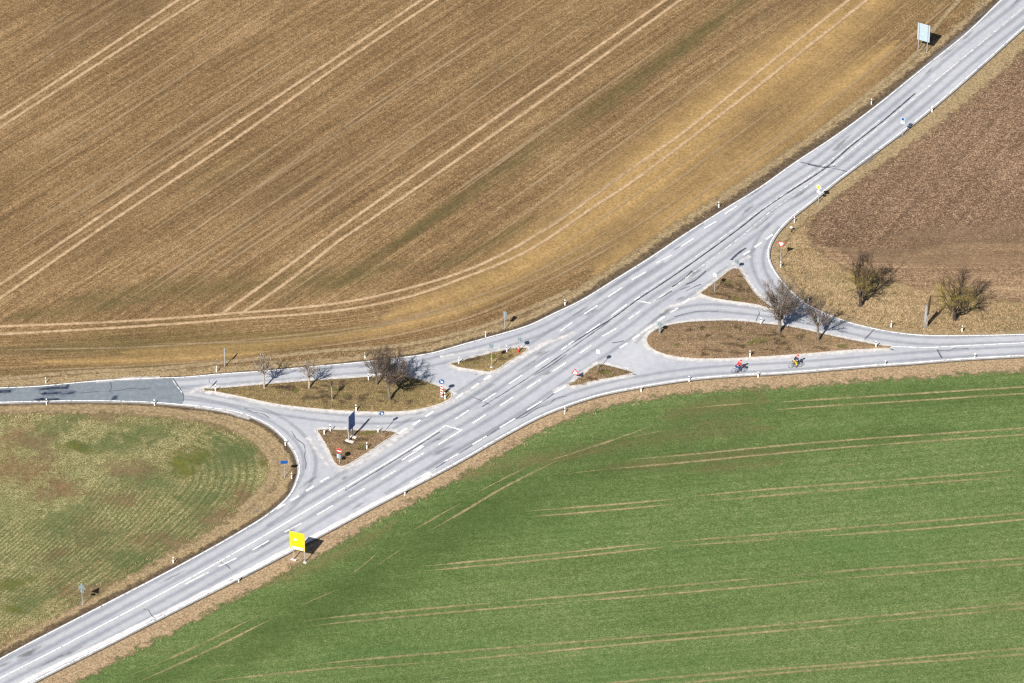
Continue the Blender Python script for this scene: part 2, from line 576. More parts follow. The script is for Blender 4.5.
SEAM_PX = [(-60, 712), (3.5, 677), (56, 650), (180, 584), (257.6, 540), (345.5, 487.7), (423, 440), (480, 407.5), (545, 364), (610, 321), (637, 300),
           (685, 268), (740, 228), (768, 206), (826, 167.6), (883, 121), (915, 94), (962, 53), (1024, 4), (1080, -46)]
mid = [Vector((p.x, p.y)) for p in GP(SEAM_PX, ZG)]
jW = Vector(G(300, 515, ZG)[:2])
jE = Vector(G(800, 190, ZG)[:2])


def px2(*pts, z=ZG):
    return [Vector(G(x, y, z)[:2]) for x, y in pts]


far = 700
zf = ZG - .006
# north-west field: everything above the west road and the main road
Sheet().fill(px2((-80, 395), (200, 384), (440, 362), (560, 335), (700, 245), (800, 178), (930, 85), (1040, -10), (1300, -260), (900, -900), (-900, -900), (-900, 420)), zf).build(
    'brown_field', M['brown'])
Sheet().fill(px2((-60, 712), (120, 630), (300, 520), (298, 465), (262, 415), (150, 396), (-100, 398), (-700, 405), (-700, 1100)), zf).build('sprouting_field', M['mixed'])
Sheet().fill(px2((-60, 712), (120, 640), (300, 560), (430, 485), (520, 440), (560, 420), (640, 395), (740, 385), (900, 375), (1100, 365), (1800, 340), (1800, 1400), (-500, 1400), (-300, 850)), zf).build(
    'wheat_field', M['green'])

zcur = [ZG]


def znext(k=.004):
    zcur[0] += k * .14
    return zcur[0]


# headland of the brown field, its rows following the roads
hl_out = [(-80, 331), (0, 331), (117, 325), (217, 317), (342, 307), (409, 293), (475, 272), (542, 238), (604, 198), (682, 140), (770, 73), (858, 0), (950, -75)]
hl_in = [(-80, 381), (0, 379), (117, 373), (217, 366), (342, 352), (420, 340), (490, 321), (560, 291), (640, 250), (720, 200), (800, 145), (905, 60), (985, -15)]
A, B = catmull(px2(*hl_out), 1.0), catmull(px2(*hl_in), 1.0)


def resample(P, n):
    d = [0]
    for i in range(1, len(P)):
        d.append(d[-1] + (P[i] - P[i - 1]).length)
    out = []
    j = 0
    for k in range(n):
        s = d[-1] * k / (n - 1)
        while j < len(P) - 2 and d[j + 1] < s:
            j += 1
        f = (s - d[j]) / max(1e-6, d[j + 1] - d[j])
        out.append(P[j].lerp(P[j + 1], f))
    return out


A, B = resample(A, 260), resample(B, 260)
Sheet().loft(A, B, znext(), zcur[0]).build('field_headland', M['head'])

# big soft patches of straw, olive weed and bare soil in the fields
s = Sheet()
for pts, hw in (([(380, 318), (470, 288), (560, 238), (640, 182), (740, 105), (850, 18), (940, -55)], 10),
                ([(560, 225), (640, 165), (700, 118), (780, 55), (860, -5)], 6), ([(480, 290), (560, 246), (640, 196), (720, 138)], 3.0),
                ([(250, 345), (340, 335), (440, 316), (520, 288)], 2.6), ([(590, 275), (700, 200), (800, 120), (900, 40)], 7),
                ([(120, 352), (250, 345), (330, 338)], 3.0), ([(30, 362), (150, 360), (270, 352)], 2.0)):
    s.ribbon(px2(*pts), hw, znext())
s.build('straw_patch', M['straw'])
s = Sheet()
for pts, hw in (([(380, 255), (460, 200), (540, 146), (640, 76), (720, 18), (800, -45)], 3.4), ([(330, 290), (420, 228), (470, 196)], 2.6), ([(600, 112), (680, 52), (730, 14)], 2.2),
                ([(60, 300), (160, 290), (260, 285), (350, 276), (420, 262)], 5.0), ([(-40, 350), (150, 346), (300, 338), (400, 322)], 3.2),
                ([(-40, 375), (60, 372), (180, 366)], 2.4), ([(0, 318), (90, 308), (150, 300)], 3.0),
                ([(420, 275), (490, 244), (540, 210)], 2.0), ([(600, 282), (680, 232), (740, 188)], 1.6)):
    s.ribbon(px2(*pts), hw, znext())
s.build('olive_patch', M['olive'])
s = Sheet()
for pts, hw in (([(655, 418), (700, 409), (772, 402)], 3.2), ([(745, 378), (756, 390), (764, 408)], 1.8), ([(540, 462), (620, 445), (700, 433), (780, 428)], 2.6),
                ([(590, 470), (700, 459), (800, 450)], 2.4),
                ([(450, 480), (520, 462), (600, 452)], 3.0), ([(690, 424), (760, 420)], 2.0), ([(250, 590), (330, 560), (400, 520)], 2.2),
                ([(680, 470), (720, 468), (790, 462)], 1.8)):
    s.ribbon(px2(*pts), hw, znext())
s.build('bare_patch', M['bare'])
s = Sheet()
s.ribbon(px2((60, 720), (220, 650), (340, 590), (470, 505), (600, 445), (740, 412), (900, 398), (1100, 388)), 8.5, znext())
s.ribbon(px2((200, 690), (330, 610), (470, 530), (600, 480), (760, 452), (960, 430)), 9, znext())
s.build('dense_wheat', M['dense'])


def blobs(name, mat, items):
    q = Sheet()
    for x, y, rx, ry in items:
        c_ = G(x, y, ZG)
        q.blob((c_.x, c_.y), rx, ry, random.uniform(-.5, .8), znext(.003))
    return q.build(name, mat)


blobs('reddish_patch', M['rust'], [(20, 470, 6, 6), (60, 490, 4, 4), (52, 556, 4, 2.6), (240, 496, 3, 3), (25, 640, 5, 3), (120, 500, 4, 3), (90, 530, 5, 3), (10, 440, 5, 4), (150, 540, 3, 2.4),
                                  (215, 515, 3, 2.4), (70, 592, 4, 2.5)])
blobs('weed_patch', M['lime'], [(185, 464, 3.6, 3.2), (200, 455, 2.6, 2.0), (14, 584, 2.6, 2.0), (268, 462, 1.3, 2.0), (75, 447, 2.4, 1.6), (12, 610, 1.6, 1.2)])
blobs('green_patch', M['sprout'], [(60, 425, 9, 3), (150, 430, 8, 3), (225, 460, 4, 7), (240, 450, 3, 5), (150, 480, 7, 4), (60, 520, 6, 4), (130, 560, 6, 3), (30, 600, 4, 3), (200, 500, 4, 3), (110, 445, 7, 3)])
# crop rows of the sprouting field: curved along the headland, straight further in
hrow = catmull(px2((95, 625), (150, 588), (205, 550), (240, 518), (257, 494), (262, 470), (256, 449), (240, 432), (215, 421)), 1.5)
s = Sheet()
for k in range(9):
    s.strip(offset(hrow, -.9 - .95 * k if (hrow[1] - hrow[0]).cross(px2((150, 480))[0] - hrow[0]) < 0 else .9 + .95 * k), .28, .28, znext(.003), smooth=False)
for k in range(64):
    x0 = -60 + 5.2 * k
    s.strip(px2((x0 - 130, 640), (x0 - 40, 570), (x0 + 30, 510)) if k < 36 else px2((x0 - 130, 590), (x0 - 60, 520), (x0 - 20, 470)), .2, .2, znext(.003), 2, taper=6)
s.build('crop_row', M['croprow'])
blobs('bare_patch', M['tanpatch'], [(265, 450, 1.6, 4), (258, 500, 4, 2.6), (100, 590, 4, 2), (225, 520, 4, 2), (180, 545, 4, 2), (130, 470, 4, 3), (40, 445, 4, 3), (100, 415, 6, 1.4), (230, 428, 4, 1.6)])

# ploughed field and stubble on the east side
Sheet().soft(px2((1120, -20), (1024, 52), (960, 108), (905, 150), (868, 185), (838, 205), (816, 226), (812, 238), (826, 252), (850, 268), (900, 282), (960, 290), (1024, 300), (1200, 305), (1500, 100), (1300, -150)),
             2.4, znext()).build('stubble_field', M['stubble'])
Sheet().soft(px2((1120, -20), (1024, 48), (960, 104), (905, 146), (868, 180), (838, 202), (817, 224), (815, 236), (835, 244), (880, 252), (950, 240), (1024, 238), (1200, 235), (1500, 100), (1300, -150)),
             3.4, znext()).build('ploughed_field', M['plough'])

# straw left on the ploughed soil towards the meadow
s = Sheet()
for pts, hw in (([(830, 246), (880, 254), (950, 248), (1040, 244), (1120, 244)], 4.0), ([(850, 258), (930, 262), (1060, 258)], 2.6), ([(880, 238), (960, 232), (1060, 226)], 3.0)):
    s.ribbon(px2(*pts), hw, znext())
s.build('straw_litter', M['litter'])

# tractor tracks
NWT = [
    [(-30, 138), (0, 118.6), (90, 59.5), (178.7, 0), (230, -34)], [(-30, 148), (0, 128), (100, 63), (198.7, 0), (250, -33)],
    [(-40, 311), (0, 285), (83.5, 228), (210, 142), (342, 54), (421.5, 0), (470, -33)], [(-40, 324), (0, 298.5), (102, 228), (230, 143), (342, 63.5), (437, 0), (486, -33)],
    [(222, 314), (260, 287), (342, 227), (500, 115), (666, 0), (715, -34)], [(240, 315), (285, 284), (342, 239), (358.7, 228), (515, 120), (681, 0), (730, -34)],
    [(-60, 330), (0, 327), (117, 322), (217, 315), (342, 303), (409, 288.5), (475.6, 267), (542, 232), (616, 180), (682, 133.6), (770, 63), (849, 0), (895, -37)],
    [(-60, 337), (0, 334.6), (133.6, 327), (247, 318.6), (342, 310.5), (409, 297), (459, 280), (526, 252), (592.5, 208), (632.6, 181.7), (682, 145), (780, 69), (867, 0), (913, -37)],
]
s = Sheet()
for t_ in NWT:
    s.strip(px2(*t_), .42, .42, znext())
s.build('tractor_track', M['track'])
s = Sheet()
for (x0, y0, x1, y1) in [(0, 60, 90, 0), (0, 90, 130, 2), (0, 172, 262, 0), (0, 196, 290, 5), (20, 235, 345, 12), (60, 228, 340, 40), (0, 245, 120, 165), (0, 262, 300, 62),
                         (140, 240, 480, 4), (175, 245, 500, 20), (150, 260, 560, -10), (180, 290, 580, 12), (215, 285, 600, 14), (120, 305, 330, 165),
                         (140, 298, 280, 205), (170, 302, 420, 128), (430, 210, 640, 62), (450, 200, 700, 20), (470, 230, 690, 70), (480, 248, 760, 40),
                         (540, 262, 760, 108), (620, 225, 800, 90), (280, 300, 420, 205), (640, 240, 850, 85), (500, 262, 660, 150)]:
    mx, my = (x0 + x1) / 2 + random.uniform(-2, 2), (y0 + y1) / 2 + random.uniform(-1, 1)
    s.strip(px2((x0, y0), (mx, my), (x1, y1)), .3, .3, znext(.002), 2, taper=10)
for pts in ([(0, 350), (150, 347), (300, 335), (420, 318), (500, 295), (600, 248), (700, 185)], [(140, 345), (290, 340), (380, 327), (470, 300)],
            [(300, 350), (400, 335), (480, 314), (560, 275), (650, 226)], [(0, 372), (120, 367), (260, 358), (330, 350)],
            [(700, 200), (800, 128), (880, 62), (960, -4)], [(342, 330), (430, 312), (520, 280), (620, 225)]):
    s.strip(px2(*pts), .3, .3, znext(.002), 2, taper=8)
s.build('faint_track', M['track_faint'])
GT = [
    [(775.5, 402.8), (900, 395), (1024, 387.4), (1100, 383)], [(769, 411), (806, 407.8), (900, 402), (1024, 394), (1100, 389.5)],
    [(609, 469.5), (684, 463), (760, 455.5), (855.7, 447), (1024, 435), (1100, 429)], [(626, 460), (684, 455.5), (815.6, 443), (1024, 428.5), (1100, 423)],
    [(522.4, 512), (600, 506), (684, 499)], [(525.7, 517.6), (600, 511.5), (684, 504)],
    [(682, 497.6), (765.5, 490), (900, 480), (1024, 470)],
    [(419, 567), (509, 558.5), (656, 543.5)], [(419, 572), (500, 564.5), (576, 557), (669, 547)],
    [(815.6, 537), (920, 529.5), (1024, 520), (1100, 513)],
    [(509, 602), (600, 594), (684, 585.5), (765, 578)], [(576, 602), (684, 593), (765, 586), (830, 580)],
    [(442, 662), (560, 651), (684, 639.5), (765, 632.5), (860, 624)],
    [(347, 577), (362, 567), (378.7, 552)], [(375.4, 567), (405.5, 547)], [(405.5, 535), (432, 520), (462, 503)], [(425.5, 533.7), (465, 511), (505.7, 487), (560.8, 459.5)],
    [(137, 683), (200, 655), (277, 617)], [(300, 606), (342, 588.6)],
]
GTF = [
    [(560, 475), (609, 469.5)], [(680, 410), (720, 406), (775, 402.8)], [(684, 504), (760, 497), (1024, 476)], [(656, 543.5), (815, 531), (1024, 513.7), (1100, 508)],
    [(669, 547), (815.6, 537)], [(300, 622), (342, 617), (509, 602)], [(300, 628), (342, 623), (460, 612), (576, 602)], [(765, 578), (900, 567), (1024, 558.5), (1100, 553)],
    [(830, 580), (1024, 564.5), (1100, 559)], [(300, 667), (342, 662), (520, 647), (684, 633.7), (850, 619), (1024, 603.6), (1100, 597)],
    [(330, 670), (442, 662)], [(860, 624), (1024, 608.6), (1100, 602)], [(560, 688), (682, 677), (850, 664), (1024, 648.7), (1100, 642)], [(640, 688), (799, 672), (1024, 655), (1100, 649)],
    [(197, 683), (300, 672), (380, 664)], [(470, 497), (507, 477.6), (540, 462)], [(540, 464), (600, 445), (660, 424)], [(620, 440), (670, 430)],
    [(123.6, 679), (190, 650), (267, 612)], [(815, 468), (877, 463)], [(536, 582), (560, 578)],
]
s = Sheet()
for t_ in GT:
    s.strip(px2(*t_), .30, .30, znext(.003), taper=5)
s.build('wheat_tramline', M['gtrack'])
s = Sheet()
for t_ in GTF:
    s.strip(px2(*t_), .32, .32, znext(.003), taper=8)
s.build('faint_tramline', M['gtrack_faint'])


# ------------------------------------------------------------------ verges
def verge(edge, sgn, widths, mat, name, z, d0=-.1):
    """soft band beside a road edge; its near rim runs under the road slab"""
    n = len(edge)
    N = normals2(edge)
    A, B = [], []
    for i, p in enumerate(edge):
        x = i / (n - 1) * (len(widths) - 1)
        k = min(int(x), len(widths) - 2)
        wd = widths[k] + (widths[k + 1] - widths[k]) * (x - k)
        A.append(p + N[i] * sgn * d0)
        B.append(p + N[i] * sgn * wd)
    sh = Sheet()
    sh.loft(A, B, z, z, 0.0, 1.0)
    return sh.build(name, mat)


e_nw1 = e_nw
verge(e_nw, 1, [2.2, 2.2, 2.0, 2.4, 3.2, 3.2, 2.8, 2.6, 2.6], M['verge'], 'verge', znext())
verge(e_nw, 1, [.4, .4, .5, 1.0, 1.7, 1.8, 1.6, 1.5, 1.4], M['verge_dark'], 'verge_edge', znext())
verge(e_se, 1, [3.4, 3.4, 3.2, 2.7, 2.5, 2.6, 3.0, 3.4, 3.8], M['verge_tan'], 'verge', znext())
verge(left_edge, 1, [2.2, 2.4, 3.2, 3.4, 3.2, 2.4, 2.2], M['verge'], 'verge', znext())
verge(left_edge, 1, [1.3, 1.3, 1.2, .8, .8, .4, .4], M['verge_dark'], 'verge_edge', znext())
verge(e_ne[:], 1, [3.4, 3.2, 3.4, 2.6, 1.6, 1.2, 1.0], M['verge'], 'verge', znext())
# worn pale path at the field side of the north verge
p_ = [(1000, -35), (960, 0), (935, 28), (915, 55), (880, 85), (845, 112), (800, 146), (760, 172), (720, 198)]
Sheet().strip(px2(*p_), .45, .45, znext()).build('footpath', M['verge_pale'])
Sheet().strip(px2((-60, 381), (0, 379.5), (80, 372.5), (160, 369), (260, 359), (330, 351), (400, 346), (470, 331), (530, 309), (570, 291)), .5, .5, znext()).build('verge_rim', M['verge_pale'])
Sheet().strip(px2((-60, 412), (0, 410), (80, 408), (150, 410), (200, 417), (240, 430), (262, 446), (274, 465), (268, 486), (240, 512)), .8, .8, znext()).build('verge_rim', M['verge_pale'])

# ------------------------------------------------------------------ road slab
sh = Sheet()
sh.fill(OUTLINE, ZR)
road = sh.build('road', M['asphalt'])
sk = Sheet()
out2 = offset(OUTLINE, .35, True)
inn2 = OUTLINE
area = sum(OUTLINE[i - 1].x * OUTLINE[i].y - OUTLINE[i].x * OUTLINE[i - 1].y for i in range(len(OUTLINE)))
out2 = offset(OUTLINE, .25 if area < 0 else -.25, True)
sk.loft(inn2 + inn2[:1], out2 + out2[:1], ZR - .002, ZG - .02)
sk.build('road_shoulder', M['skirt'])

zr = [ZR]


def zn(k=.002):
    zr[0] += k * .25
    return zr[0]


def roadstrip(name, mat, items, w, step=1.5):
    s_ = Sheet()
    for it in items:
        s_.strip([Vector(G(x, y, 0)[:2]) for x, y in it], w, w, zn(), step)
    return s_.build(name, mat)


# lanes of the main road: darker wheel paths and bleached lane middles, laid from the middle seam
midr = catmull(GP(SEAM_PX), 1.2)
s = Sheet()
for d in (-2.55, -1.05, .95, 2.45):
    s.strip(offset(midr, d), .5, .5, zn(), smooth=False)
k0 = int(len(midr) * .30)
k1 = int(len(midr) * .62)
s.strip(offset(midr[k0:k1], 4.3), .45, .45, zn(), smooth=False)
s.strip(offset(midr[k0:k1], -4.4), .45, .45, zn(), smooth=False)
s.build('wheel_path', M['wear_dark'])
s = Sheet()
for d in (-1.8, -.25, 1.7):
    s.strip(offset(midr, d), .38, .38, zn(), smooth=False)
s.build('lane_middle', M['wear_light'])
# ramps
RA = [(-60, 396), (60, 391), (180, 383.5), (270, 377), (350, 370), (410, 366), (450, 357.5), (500, 344.5), (540, 331), (580, 310), (620, 286), (660, 260)]
RB = [(-60, 398.5), (60, 396), (150, 394), (210, 398.5), (255, 409.5), (285, 425), (304, 444), (310, 463), (305, 482), (288, 505), (262, 524)]
RBE = [(60, 393), (180, 392), (230, 400.5), (290, 412.5), (340, 418.5), (390, 419.5), (425, 414), (455, 402), (490, 381)]
RC = [(640, 345), (665, 318), (700, 308), (740, 310), (780, 315), (830, 325), (880, 336), (930, 341), (1000, 339), (1080, 337)]
RF = [(775, 225), (763, 240), (757, 258), (764, 280), (782, 301), (812, 317), (850, 329)]
RD = [(1080, 348), (1000, 351), (930, 355), (880, 359), (790, 366), (700, 371.5), (640, 380), (590, 391.5), (550, 406), (510, 426), (470, 449), (430, 473)]
for P in (RA, RB, RBE, RC, RF, RD):
    Pm = catmull(GP(P), 1.2)
    s = Sheet()
    for d in (-.75, .75):
        s.strip(offset(Pm, d), .42, .42, zn(), smooth=False)
    s.build('wheel_path', M['wear_dark'])
    Sheet().strip(offset(Pm, 0), .34, .34, zn(), smooth=False).build('lane_middle', M['wear_light'])
# newer asphalt on the west road, dark bluish blots, tar seams
s = Sheet()
P = px2((-80, 390.5), (0, 388.3), (40, 386.3), (79, 383.5), (120, 381.2), (173, 378.4), (177, 385), (182, 393), (183, 400), (180, 404.5), (149, 402.2), (88, 401), (0, 402.4), (-80, 404.5), z=0)
s.soft(P, .3, zn(), smooth=False)
s.build('road_repair', M['patch_asphalt'])
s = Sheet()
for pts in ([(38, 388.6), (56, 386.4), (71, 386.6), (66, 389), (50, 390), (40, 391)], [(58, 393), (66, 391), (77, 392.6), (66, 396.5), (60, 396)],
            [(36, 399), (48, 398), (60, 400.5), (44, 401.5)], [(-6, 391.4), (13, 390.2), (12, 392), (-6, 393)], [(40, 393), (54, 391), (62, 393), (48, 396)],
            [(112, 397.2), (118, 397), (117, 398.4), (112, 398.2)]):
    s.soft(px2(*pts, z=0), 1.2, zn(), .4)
s.build('dark_blot', M['blot'])
s = Sheet()
seam = [(637, 300), (660, 285), (685, 268), (740, 228), (768, 206), (826, 167.6), (850, 147), (883, 121), (915, 93.5)]
s.strip(px2(*seam, z=0), .16, .16, zn(), 1)
s.strip(px2((731, 260), (738, 253.5), (746, 248), z=0), .22, .22, zn(), .3)
s.strip(px2((571, 344), (590, 332), (612, 318.5), (637, 300), z=0), .13, .13, zn(), .5)
s.strip(px2((672, 287), (684, 279), (692, 271), z=0), .14, .14, zn(), .4)
s.strip(px2((686, 284.5), (694, 281), (701, 275.5), (706, 271), z=0), .12, .12, zn(), .3)
s.strip(px2((808, 164.5), (826, 167.6), (835, 166), z=0), .15, .15, zn(), .3)
s.build('tar_seam', M['tar'])
s = Sheet()
for pts in ([(482, 407), (520, 383), (560, 356), (610, 321)], [(533.7, 375.6), (550, 366), (566, 354.6)], [(800, 162.2), (820, 165.8), (848, 171.6)],
            [(514, 420), (540, 403.5), (556, 392)], [(436, 468), (450, 459), (472, 445.5), (500, 428)], [(345, 490.5), (400, 457), (440, 432)],
            [(686, 291), (694, 287), (701, 284.5)], [(680, 290), (690, 286.5)], [(656, 300), (664, 296), (672, 291)], [(937, 349.5), (939, 353), (942, 358.5)],
            [(864, 340), (869, 335), (874, 329.5)], [(475, 374.5), (479, 374), (484, 376)], [(612, 343), (620, 342), (624, 341)]):
    s.strip(px2(*pts, z=0), .13, .13, zn(), .5)
s.build('tar_seam', M['tar_faint'])
# concrete dust swept to the kerbs of the islands
s = Sheet()
for k, P in isl.items():
    Q = offset(P, 0.15 if sum(P[i - 1].x * P[i].y - P[i].x * P[i - 1].y for i in range(len(P))) < 0 else -.15, True)
    s.strip(Q + Q[:1], .75, .75, zn(), smooth=False)
for pts, wd in (([(338, 472), (360, 463), (398, 438), (412, 427)], .8), ([(308, 437), (318, 452), (328, 466)], .6), ([(452, 402), (470, 390), (492, 376), (512, 362), (545, 345), (575, 332)], .55),
                ([(505, 366), (530, 352), (552, 340)], .8), ([(553, 391), (566, 386), (580, 377), (598, 362)], .6), ([(632, 344), (645, 330), (660, 322)], .6),
                ([(660, 312), (690, 300), (700, 296)], .7), ([(728, 266), (738, 262), (750, 256)], .6), ([(96, 382), (130, 379), (160, 377.8)], .5),
                ([(190, 394), (198, 389), (212, 386)], .8), ([(195, 407), (225, 411.5), (250, 419)], .5), ([(440, 357), (470, 352), (500, 347)], .5)):
    s.strip(px2(*pts, z=0), wd, wd, zn(), .7)
s.build('road_dust', M['dust'])
Sheet().strip(catmull([p for p in GP([(-20, 707), (34.3, 677), (110, 640), (240, 575), (314, 536.5), (380, 501.5), (410.5, 486), (432, 473.5)])], .8), .5, .5, zn(), smooth=False).build('road_dust', M['brightdust'])
Sheet().strip([p for p in offset(e_se, -.25)], .32, .32, zn(), smooth=False).build('road_dust', M['dust'])

# ------------------------------------------------------------------ painted markings
# earth and grit creeping over the asphalt rim, crack sealing and stains
s = Sheet()
for e_ in (e_nw, e_se, left_edge, e_ne):
    s.strip(offset(e_, -.05), .0, .34, zn(), smooth=False)
s.build('road_grit', M['grit'])
rc = random.Random(5)
s = Sheet()
for P in (midr, catmull(GP(RA), 1.2), catmull(GP(RB), 1.2), catmull(GP(RC), 1.2), catmull(GP(RD), 1.2)):
    for _ in range(max(2, len(P) // 45)):
        i_ = rc.randrange(5, len(P) - 12)
        d_ = rc.uniform(-2.3, 2.3) if P is midr else rc.uniform(-1.3, 1.3)
        if rc.random() < .6:
            q = [p + Vector((rc.gauss(0, .12), rc.gauss(0, .12))) for p in offset(P[i_:i_ + rc.randrange(4, 9)], d_)]
        else:
            n_ = normals2(P)[i_]
            q = [P[i_] + n_ * (d_ + t_) + Vector((rc.gauss(0, .15), rc.gauss(0, .15))) for t_ in (-1.4, -.6, .2, 1.0)]
        s.strip(q, .085, .085, zn(), .3)
s.strip(px2((172.5, 377.8), (177, 385), (182.6, 393), (183.6, 400), (181, 405), z=0), .1, .1, zn(), .3)
s.build('crack_sealing', M['tar_faint'])
q = Sheet()
for _ in range(46):
    i_ = rc.randrange(5, len(midr) - 5)
    c_ = midr[i_] + normals2(midr)[i_] * rc.choice((-2.0, -1.7, 1.6, 1.9, 4.0, -4.2)) * rc.uniform(.7, 1.1)
    dd = midr[i_ + 1] - midr[i_]
    q.blob((c_.x, c_.y), rc.uniform(.8, 3.0), rc.uniform(.2, .5), math.atan2(dd.y, dd.x), zn())
q.build('road_stain', M['stain'])
zmk = zn(.004)
mk, mw = Sheet(), Sheet()


def line(pts, wd=.09, worn=False, step=.8):
    (mw if worn else mk).strip(px2(*pts, z=0), wd, wd, zn(.0008), step)


# edge lines
for edge, d, wd in ((e_nw, -.24, .075), (e_se, -.25, .10), (left_edge, -.24, .085), (e_ne, -.25, .085)):
    mk.strip(offset(edge, d), wd, wd, zn(.0008), smooth=False)
# solid middle line of the lower half, box around the storage lane
line([(-20, 689.5), (3.5, 677), (56, 650), (180, 584), (257.6, 540), (345.5, 487.7), (420, 442.8), (445.8, 425.8)], .11)
line([(445.8, 425.8), (461.7, 430.6)], .1, step=3)
line([(461.7, 430.6), (438.6, 445)], .1)
line([(402, 460.5), (416, 451.7)], .12)
line([(414, 452.5), (423, 446)], .26)
# right of the seam in the upper half
line([(651, 303.5), (671, 290), (690, 275.4), (740, 238), (772, 211), (813.6, 181.6), (850, 152), (890, 119), (925, 90), (1024, 8)], .11, True)
line([(638, 301.4), (651, 303.6)], .1, step=3)
line([(634.5, 300), (683, 266.6), (738, 226.5), (824, 166), (880, 120.5)], .09, True)
DASH = [
    # right of the solid line, south part
    (185.4, 584.6, 208.8, 572.6), (218.8, 567, 236.5, 558.5), (252.3, 550.6, 269, 541), (284.8, 532.5, 301.5, 523.7), (317.4, 515, 333.2, 506), (349, 497.3, 364.8, 489),
    (379.8, 480.6, 395.6, 471.3), (409, 462, 424.5, 453.4),
    # turning lane of the south east side
    (384.7, 498.5, 401, 489.8), (410.5, 483, 430, 472), (444.5, 462, 459, 454), (472.6, 445, 486.6, 436.5), (499.9, 428, 515, 419), (527, 410.5, 542, 401.6), (554, 393.4, 566, 387),
    # middle row b
    (455.5, 419.5, 468.7, 410.7), (482.7, 402, 496, 393.5), (509, 384.4, 522.3, 375.6), (535.5, 367.7, 549.5, 358.4), (561.8, 350, 574, 341.3), (586.4, 333.4, 600, 324.3),
    (611.5, 316, 627, 305), (634.4, 300.5, 640, 297),
    # middle row c
    (473, 423.5, 486, 415), (500.3, 406, 513.5, 397.6), (526.7, 388.8, 540.7, 380), (553, 371.7, 566, 363.3), (580, 353.6, 591.7, 345.7), (602.7, 336.6, 616.8, 328.7),
    (629, 319.5, 641.4, 310.7),
    # upper row d
    (560, 331.6, 572.4, 322.9), (584.5, 314.3, 597.7, 305.7), (608.5, 297, 622, 288), (632, 280.2, 646, 272.3), (656.7, 263.5, 671.6, 255.6), (681.3, 246.8, 693.6, 239),
    (704, 229, 716.4, 221.7), (725, 214.3, 737, 206.4),
]
for a in DASH:
    line([(a[0], a[1]), (a[2], a[3])], .11, step=3)
GIVE = [(276, 509.5, 285, 504.5), (291, 501, 299.5, 496), (306, 491.5, 314, 486.5), (320.5, 482.5, 329, 477.6), (399, 434, 407, 428.5), (413, 425.5, 420.5, 420.5), (426, 417, 433.5, 411.8),
        (456, 398.5, 463, 393.5), (471.5, 388.8, 478.5, 384), (484, 380.5, 490.5, 376), (620, 348.3, 627.5, 343.6), (633, 339.5, 639.5, 335), (645, 331, 652, 326.5), (658, 321.5, 664.5, 317),
        (670.5, 313, 678, 308.5), (683, 303.8, 690, 299), (743.5, 255.5, 750, 251.2), (754.5, 247.8, 761.5, 243), (766, 239.8, 773, 234.8)]
for a in GIVE:
    line([(a[0], a[1]), (a[2], a[3])], .16, step=3)
line([(893, 347), (910, 347.6), (925, 348.3), (942.7, 347.2), (980, 345.4), (1024, 343.3), (1090, 341)], .08)
line([(182, 393), (178, 388), (171, 378)], .08, True)
mk.build('road_markings', M['paint'])
mw.build('road_markings', M['paint_worn'])

# ------------------------------------------------------------------ traffic islands with kerbs
for k, P in isl.items():
    ar = sum(P[i - 1].x * P[i].y - P[i].x * P[i - 1].y for i in range(len(P)))
    sg = 1 if ar > 0 else -1
    ring = Sheet()
    inner = offset(P, sg * .16, True)
    ring.loft(P + P[:1], inner + inner[:1], ZI, ZI + .012)
    ring.loft(P + P[:1], P + P[:1], ZI, -.01)
    ring.build('kerb', M['kerb'])
    # slightly domed turf
    t_ = Sheet()
    i2 = offset(P, sg * .45, True)
    t_.loft(inner + inner[:1], i2 + i2[:1], ZI + .004, ZI + .05)
    t_.fill(i2, ZI + .05)
    t_.build('traffic_island', M['island_olive' if k in ('west', 'sliver') else 'island'])
ZT = ZI + .05
rb = random.Random(3)
for mat_, n_, nm_, key in ((M['tanpatch'], 1.0, 'pale_grass_patch', 0), (M['islanddark'], 1.0, 'dark_grass_patch', 1), (M['lime'], .12, 'weed_patch', 2)):
    q = Sheet()
    zz = ZT + .002 + .004 * key
    for k, P in isl.items():
        xs, ys = [p.x for p in P], [p.y for p in P]
        cx, cy = sum(xs) / len(xs), sum(ys) / len(ys)
        A_ = (max(xs) - min(xs)) * (max(ys) - min(ys))
        for _ in range(int(A_ * .10 * n_) + 2):
            a_, f_ = rb.randrange(len(P)), rb.random() ** .6 * .78
            q.blob((cx + (P[a_].x - cx) * f_, cy + (P[a_].y - cy) * f_), rb.uniform(.4, 1.5), rb.uniform(.3, .7), rb.uniform(-.3, .3), zz)
            zz += .0001
    q.build(nm_, mat_)


# ------------------------------------------------------------------ grass tufts and clods (nobody could count them)
def inside(P, x, y):
    c = False
    j = len(P) - 1
    for i in range(len(P)):
        if (P[i].y > y) != (P[j].y > y) and x < (P[j].x - P[i].x) * (y - P[i].y) / (P[j].y - P[i].y) + P[i].x:
            c = not c
        j = i
    return c


